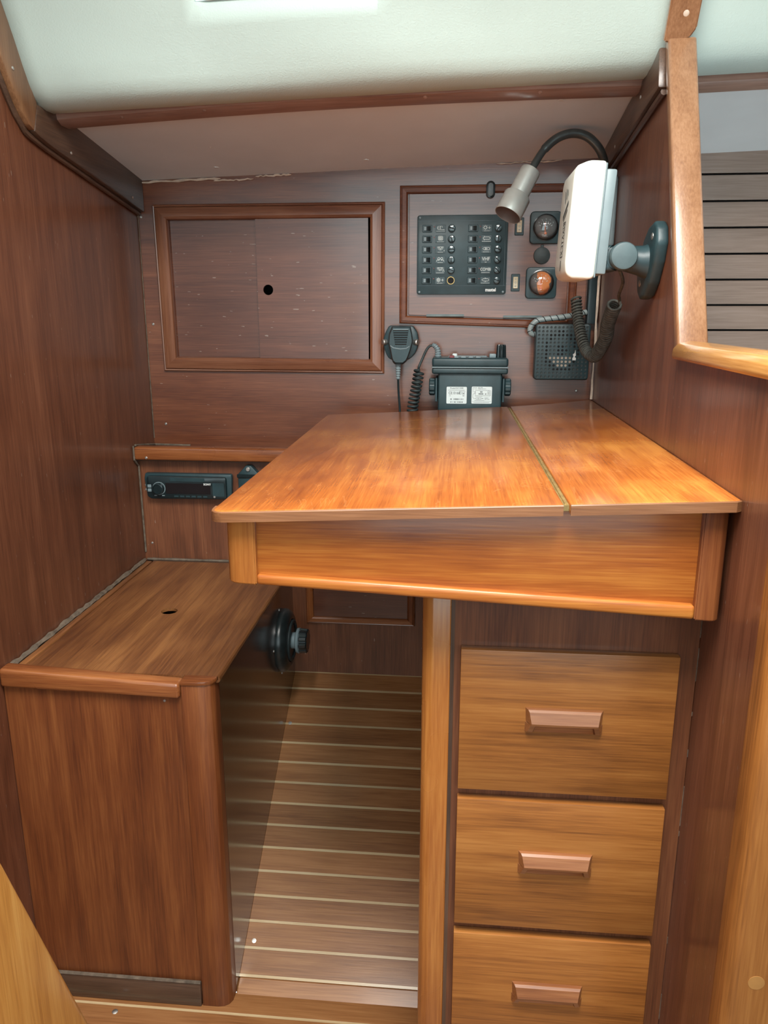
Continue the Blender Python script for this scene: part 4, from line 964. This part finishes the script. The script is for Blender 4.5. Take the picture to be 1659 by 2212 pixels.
# ================================================================== gooseneck lamp
lp = thing('gooseneck_lamp', 'bent gooseneck lamp with stepped chrome cylinder head', 'lamp', (0.283, 1.60, 1.33))
bm = bmn(); b_box(bm, 0.262, XR, 1.565, 1.615, 1.235, 1.362, .008, 3); obj('base', bm, 'grey_plastic', lp)
gp = spline([(0.268, 1.59, 1.352), (0.262, 1.575, 1.375), (0.248, 1.555, 1.400), (0.224, 1.545, 1.4205), (0.197, 1.54, 1.4265), (0.170, 1.535, 1.419), (0.147, 1.53, 1.400), (0.1285, 1.518, 1.372), (0.121, 1.507, 1.356)], 10)
bm = bmn(); b_tube(bm, gp, [.0078 if i < len(gp)*.75 else .0066 for i in range(len(gp))], 12); obj('gooseneck', bm, 'gooseneck', lp)
hd0 = Vector((0.1225, 1.510, 1.362)); hd1 = Vector((0.083, 1.480, 1.284)); ax = (hd1-hd0); HL = ax.length; ax = ax.normalized()
bm = bmn(); b_lathe(bm, [(0, 0), (.012, 0), (.0178, .002), (.0182, .006), (.0182, HL*.57)], hd0, ax, 36); obj('head', bm, 'chrome', lp, angle=40)
bm = bmn(); b_lathe(bm, [(.0182, HL*.56), (.0228, HL*.575), (.0242, HL*.60), (.0245, HL), (.0235, HL)], hd0, ax, 36); sh = obj('shade', bm, 'chrome', lp, angle=40)
bm = bmn(); b_lathe(bm, [(.0235, HL), (.023, HL*.7), (.012, HL*.62), (0, HL*.62)], hd0, ax, 36); obj('reflector', bm, 'chrome_inside', sh, angle=40)

# ================================================================== car stereo and socket
cs_ = thing('car_stereo', 'black car stereo set into the wall above the bench', 'stereo', (-0.57, YL, 0.725))
bm = bmn(); b_prism(bm, [(-.6655, .7815), (-.4765, .7815), (-.4745, .776), (-.4765, .7265), (-.656, .7245), (-.664, .731), (-.668, .77)], 'y', 1.600, YL-.0005, .0025, 2); obj('surround', bm, 'black_plastic', cs_)
bm = bmn(); b_prism(bm, rrect(-.6605, -.4855, .7285, .7765, .006, 4), 'y', 1.593, 1.602, .002, 2); fp = obj('faceplate', bm, 'black_gloss', cs_)
yf = 1.593
bm = bmn(); b_box(bm, -.619, -.520, yf-.0006, yf+.001, .7385, .7620, .0003, 1); obj('display', bm, 'display_dark', fp)
bm = bmn(); b_box(bm, -.6085, -.5325, yf-.001, yf+.001, .7655, .7735, .0006, 1); obj('disc_flap', bm, 'black_plastic', fp)
bm = bmn(); b_box(bm, -.516, -.490, yf-.0008, yf+.001, .734, .7635, .0006, 1); obj('panel_cover', bm, 'black_plastic', fp)
bm = bmn(); b_lathe(bm, [(.0125, -.001), (.0125, .006), (.0118, .0095), (.0098, .0100), (.009, .0085), (0, .0082)], (-.6335, yf, .7500), (0, -1, 0), 30); obj('volume_knob', bm, 'black_gloss', fp)
bm = bmn(); b_lathe(bm, [(.0142, 0), (.0142, .0016), (.0128, .0016)], (-.6335, yf, .7500), (0, -1, 0), 30); obj('knob_ring', bm, 'grey_plastic', fp)
for z in (.7545, .7455): 
    bm = bmn(); b_box(bm, -.659, -.6505, yf-.0018, yf+.001, z-.0035, z+.0035, .001, 1); obj('button', bm, 'grey_plastic', fp)
for i in range(6):
    bm = bmn(); b_box(bm, -.601+.0128*i, -.5915+.0128*i, yf-.0014, yf+.001, .7312, .7348, .0006, 1); obj('button', bm, 'black_plastic', fp)
for x in (-.642, -.625):
    bm = bmn(); b_box(bm, x-.003, x+.003, yf-.0012, yf+.001, .7330, .7352, .0005, 1); obj('button', bm, 'grey_plastic', fp)
bm = bmn(); b_lathe(bm, [(.0022, 0), (.0022, .001), (0, .0013)], (-.512, yf-.0005, .7335), (0, -1, 0), 10); obj('jack', bm, 'steel', fp)
text('lettering', 'SONY', .0058, (-.5265, yf-.001, .7605), 'paint_white', fp, bold=.0002, sx=1.05)
sk = thing('cable_clamp', 'small black pointed plastic clamp with a steel bolt beside the car stereo', 'clamp', (-0.437, YL, 0.77))
bm = bmn(); b_prism(bm, [(-.4600, .7830), (-.4600, .752), (-.4140, .752), (-.4140, .7830), (-.4315, .8015), (-.4425, .8015)], 'y', 1.598, YL-.0005, .0015, 2); obj('body', bm, 'black_plastic', sk)
bm = bmn(); b_box(bm, -.4615, -.4125, 1.594, 1.600, .776, .7835, .001, 1); obj('lip', bm, 'black_gloss', sk)
bm = bmn(); b_lathe(bm, [(.0045, 0), (.0045, .003), (.0038, .0036), (0, .0036)], (-.4372, 1.598, .7945), (0, -1, 0), 12); obj('bolt', bm, 'steel', sk)

# ================================================================== chart table
S_T = 0.045
def tz(x): return 0.937 + S_T*(x - 0.285)
ct = thing('chart_table', 'varnished wooden chart table with hinged lid and panelled apron', 'table', (0.02, 0.80, 0.80))
def slab(name, poly, th, mat, bev=.0014):
    t = bmesh.new(); A = [t.verts.new((x, y, tz(x))) for x, y in poly]; B = [t.verts.new((x, y, tz(x)-th)) for x, y in poly]; n = len(poly)
    t.faces.new(A); t.faces.new(B[::-1])
    for k in range(n): t.faces.new((A[k], B[k], B[(k+1) % n], A[(k+1) % n]))
    bmesh.ops.recalc_face_normals(t, faces=t.faces)
    if bev: bmesh.ops.bevel(t, geom=[e for e in t.edges], offset=bev, segments=3, profile=.5, affect='EDGES')
    bm = bmn(); b_join(bm, t); return obj(name, bm, mat, ct, angle=40)
FY = 0.786
lid = [(-0.246, FY+.0015), (-0.253, FY+.004), (-0.258, FY+.010), (-0.2595, FY+.018), (-0.2645, 1.60), (-0.11, 1.607), (0.07, 1.632), (0.1055, 1.632), (0.1115, FY)]
slab('lid', lid, .0115, 'desk_top')
fix = [(0.1185, FY), (0.1115, 1.634), (0.20, 1.66), (0.2855, 1.705), (0.2865, FY+.004), (0.281, FY)]
slab('fixed_top', fix, .0115, 'desk_top')
edge_paths = ([(-0.2602, FY+.030), (-0.2597, FY+.018), (-0.258, FY+.010), (-0.253, FY+.004), (-0.246, FY+.0010), (-0.20, FY+.0004), (0.1113, FY)], [(0.1187, FY), (0.281, FY), (0.2858, FY+.004)])
for pth_ in edge_paths:   # solid edging bent round the corner
    bm = bmn(); A = []
    for k, (x, y) in enumerate(pth_):
        a_ = Vector(pth_[max(k-1, 0)]); b_ = Vector(pth_[min(k+1, len(pth_)-1)]); d = (b_-a_).normalized(); o_ = Vector((d.y, -d.x))*.0022
        A.append([bm.verts.new(q) for q in ((x+o_.x, y+o_.y, tz(x)-.0115), (x-o_.x*.4, y-o_.y*.4, tz(x)-.0115), (x-o_.x*.4, y-o_.y*.4, tz(x)-.0004), (x+o_.x*.7, y+o_.y*.7, tz(x)-.0004), (x+o_.x, y+o_.y, tz(x)-.0012))])
    for a_, b_ in zip(A[:-1], A[1:]):
        for k in range(5): bm.faces.new((a_[k], a_[(k+1) % 5], b_[(k+1) % 5], b_[k]))
    bm.faces.new(A[0]); bm.faces.new(A[-1][::-1]); obj('front_edging', bm, 'edge_wood', ct)
def bar_on_top(name, x0, y0, x1, y1, w, h0, h1, mat):
    bm = bmn(); b_hexa(bm, [(x0-w, y0, tz(x0)+h0), (x0+w, y0, tz(x0)+h0), (x1+w, y1, tz(x1)+h0), (x1-w, y1, tz(x1)+h0), (x0-w, y0, tz(x0)+h1), (x0+w, y0, tz(x0)+h1), (x1+w, y1, tz(x1)+h1), (x1-w, y1, tz(x1)+h1)]); return obj(name, bm, mat, ct)
bar_on_top('hinge_strip', .1152, FY+.008, .1087, 1.628, .0030, -.009, -.0028, 'brass')
bm = bmn(); b_tube(bm, [(.1148, FY+.012, tz(.115)-.0022), (.1086, 1.626, tz(.109)-.0022)], .0011, 6); obj('hinge_pin', bm, 'brass', ct)
# apron: recessed panel, posts, bottom rail that slopes
def zb(x): return 0.8285 + (0.8015-0.8285)*(x+0.245)/0.53
def apz(x): return tz(x) - .0117
AY = 0.800
def apron_piece(name, x0, x1, y0, y1, zl0, zl1, zh0, zh1, mat, bev=.001, seg=2):
    bm = bmn(); b_hexa(bm, [(x0, y0, zl0), (x1, y0, zl1), (x1, y1, zl1), (x0, y1, zl0), (x0, y0, zh0), (x1, y0, zh1), (x1, y1, zh1), (x0, y1, zh0)], bev, seg); return obj(name, bm, mat, ct)
apron_piece('apron_panel', -.217, .259, AY+.009, AY+.019, zb(-.217)+.003, zb(.259)+.003, apz(-.217), apz(.259), 'desk_x')
bm = bmn(); t = bmesh.new()
pp = [(-.215, AY), (-.236, AY), (-.2425, AY+.002), (-.247, AY+.0065), (-.249, AY+.013), (-.249, AY+.035), (-.215, AY+.035)]
A = [t.verts.new((x, y, zb(x)-.0005)) for x, y in pp]; B = [t.verts.new((x, y, apz(x))) for x, y in pp]
t.faces.new(A); t.faces.new(B[::-1])
for k in range(len(pp)): t.faces.new((A[k], B[k], B[(k+1) % len(pp)], A[(k+1) % len(pp)]))
bmesh.ops.recalc_face_normals(t, faces=t.faces); bmesh.ops.bevel(t, geom=list(t.edges), offset=.0015, segments=2, affect='EDGES'); b_join(bm, t); obj('apron_post', bm, 'post_wood', ct, angle=50)
bm = bmn(); t = bmesh.new()
pp = [(.256, AY), (.273, AY), (.279, AY+.002), (.283, AY+.008), (.284, AY+.02), (.284, AY+.035), (.256, AY+.035)]
A = [t.verts.new((x, y, zb(x)-.0005)) for x, y in pp]; B = [t.verts.new((x, y, apz(x))) for x, y in pp]
t.faces.new(A); t.faces.new(B[::-1])
for k in range(len(pp)): t.faces.new((A[k], B[k], B[(k+1) % len(pp)], A[(k+1) % len(pp)]))
bmesh.ops.recalc_face_normals(t, faces=t.faces); bmesh.ops.bevel(t, geom=list(t.edges), offset=.0015, segments=2, affect='EDGES'); b_join(bm, t); obj('apron_post', bm, 'bench_front_wood', ct, angle=50)
apron_piece('apron_rail', -.2152, .2562, AY-.0005, AY+.018, zb(-.215), zb(.256), zb(-.215)+.012, zb(.256)+.0155, 'desk_x', .0035, 3)
apron_piece('side_apron', -.249, -.235, AY+.03, 1.60, zb(-.249), zb(-.235), apz(-.249), apz(-.235), 'desk_y')
apron_piece('underside', -.24, .284, AY+.015, 1.60, zb(-.24)+.002, zb(.284)+.002, zb(-.24)+.008, zb(.284)+.008, 'trimdark_y', 0)
apron_piece('back_apron', -.245, .28, 1.585, 1.598, zb(-.245)+.002, zb(.28)+.002, apz(-.245), apz(.28), 'trimdark_x', 0)

# ================================================================== drawer cabinet
dc = thing('drawer_cabinet', 'wooden drawer cabinet with three golden drawers under the chart table', 'cabinet', (0.127, 0.868, SOLE))
CY = 0.868
CT = 0.80
bm = bmn(); b_prism(bm, [(-.012, SOLE+.04), (.2865, SOLE+.04), (.2865, 0.795), (-.012, 0.806)], 'y', CY, CY+.018); obj('face_frame', bm, 'cabinet_frame_wood', dc)
bm = bmn(); b_prism(bm, [(.000, CY-.004), (-.022, CY-.004), (-.029, CY-.001), (-.0335, CY+.006), (-.0345, CY+.014), (-.0345, CY+.06), (.000, CY+.06)], 'z', SOLE, 0.812, .0015); obj('corner_post', bm, 'post_wood', dc, angle=60)
bm = bmn(); b_box(bm, -.0005, .0045, CY-.0015, CY, SOLE, .80); obj('stile_groove', bm, 'trimdark_z', dc)
bm = bmn(); b_box(bm, -.033, -.018, CY+.05, 1.60, SOLE, .81); obj('side_panel', bm, 'cabinet_frame_wood', dc)
bm = bmn(); b_box(bm, -.02, .2865, CY+.02, CY+.03, SOLE, .04); obj('toe_kick', bm, 'trimdark_x', dc)
def drawer(z0, z1, hz, i):
    bm = bmn(); b_box(bm, .0125, .2635, CY-.013, CY-.0005, z0, z1, .0008, 2); d = obj('drawer', bm, 'gold_x', dc)
    x0, x1 = .0905, .1815; yb = CY-.013; zc_ = hz
    # handle: mitred bar, chamfered in front, hollow below
    bm = bmn()
    h = .0155
    prof_h = [(0, h), (.005, h), (.0078, h-.0022), (.0125, .0005), (.0118, -.0022), (.006, -.0010), (.006, -.0135), (0, -.0135)]
    def V(x, p): return (x, yb - p[0], zc_ + p[1])
    xsn = [x0, x1]
    A = [bm.verts.new(V(x0 + p[0]*.55, p)) for p in prof_h[:6]]; B = [bm.verts.new(V(x1 - p[0]*.55, p)) for p in prof_h[:6]]
    A.append(bm.verts.new(V(x0+.001, (0, -.001)))); B.append(bm.verts.new(V(x1-.001, (0, -.001))))
    n = len(A)
    for k in range(n): bm.faces.new((A[k], B[k], B[(k+1) % n], A[(k+1) % n]))
    bm.faces.new(A); bm.faces.new(B[::-1])
    for xa, s in ((x0, 1), (x1, -1)):
        b_hexa(bm, [(xa, yb, zc_-h), (xa+s*.0105, yb, zc_-h), (xa+s*.0085, yb-.006, zc_-h+.002), (xa+s*.003, yb-.0055, zc_-h+.002),
                    (xa, yb, zc_-.003), (xa+s*.011, yb, zc_-.003), (xa+s*.012, yb-.0108, zc_-.0015), (xa+s*.0062, yb-.0108, zc_-.0015)])
    hd_ = obj('handle', bm, 'handle_wood', d, angle=25)
    bm = bmn(); b_box(bm, x0+.010, x1-.010, yb-.0028, yb, zc_-.0148, zc_-.0045, .0012, 2); obj('finger_recess', bm, 'mould_x', hd_)
    return d
drawer(.5485, .7345, .6475, 0); drawer(.3505, .5345, .4495, 1); drawer(.148, .3355, .2500, 2)

# ================================================================== companionway ladder stringer
ld = thing('ladder', 'light varnished side rail of the companionway ladder in front of the bench', 'ladder', (-0.40, 0.85, SOLE))
def lad(dy0, dy1, x0, x1, mat, name, bev):
    # leaning rail, foot forward
    bm = bmn(); foot = 0.800; top = 0.335; zt = 1.25
    b_hexa(bm, [(x0, foot-dy1, SOLE), (x1, foot-dy1, SOLE), (x1, foot-dy0, SOLE), (x0, foot-dy0, SOLE), (x0, top-dy1, zt), (x1, top-dy1, zt), (x1, top-dy0, zt), (x0, top-dy0, zt)], bev, 4); return obj(name, bm, mat, ld)
lad(0.0, 0.12, -0.425, -0.385, 'ladder_wood', 'side_rail', .009)
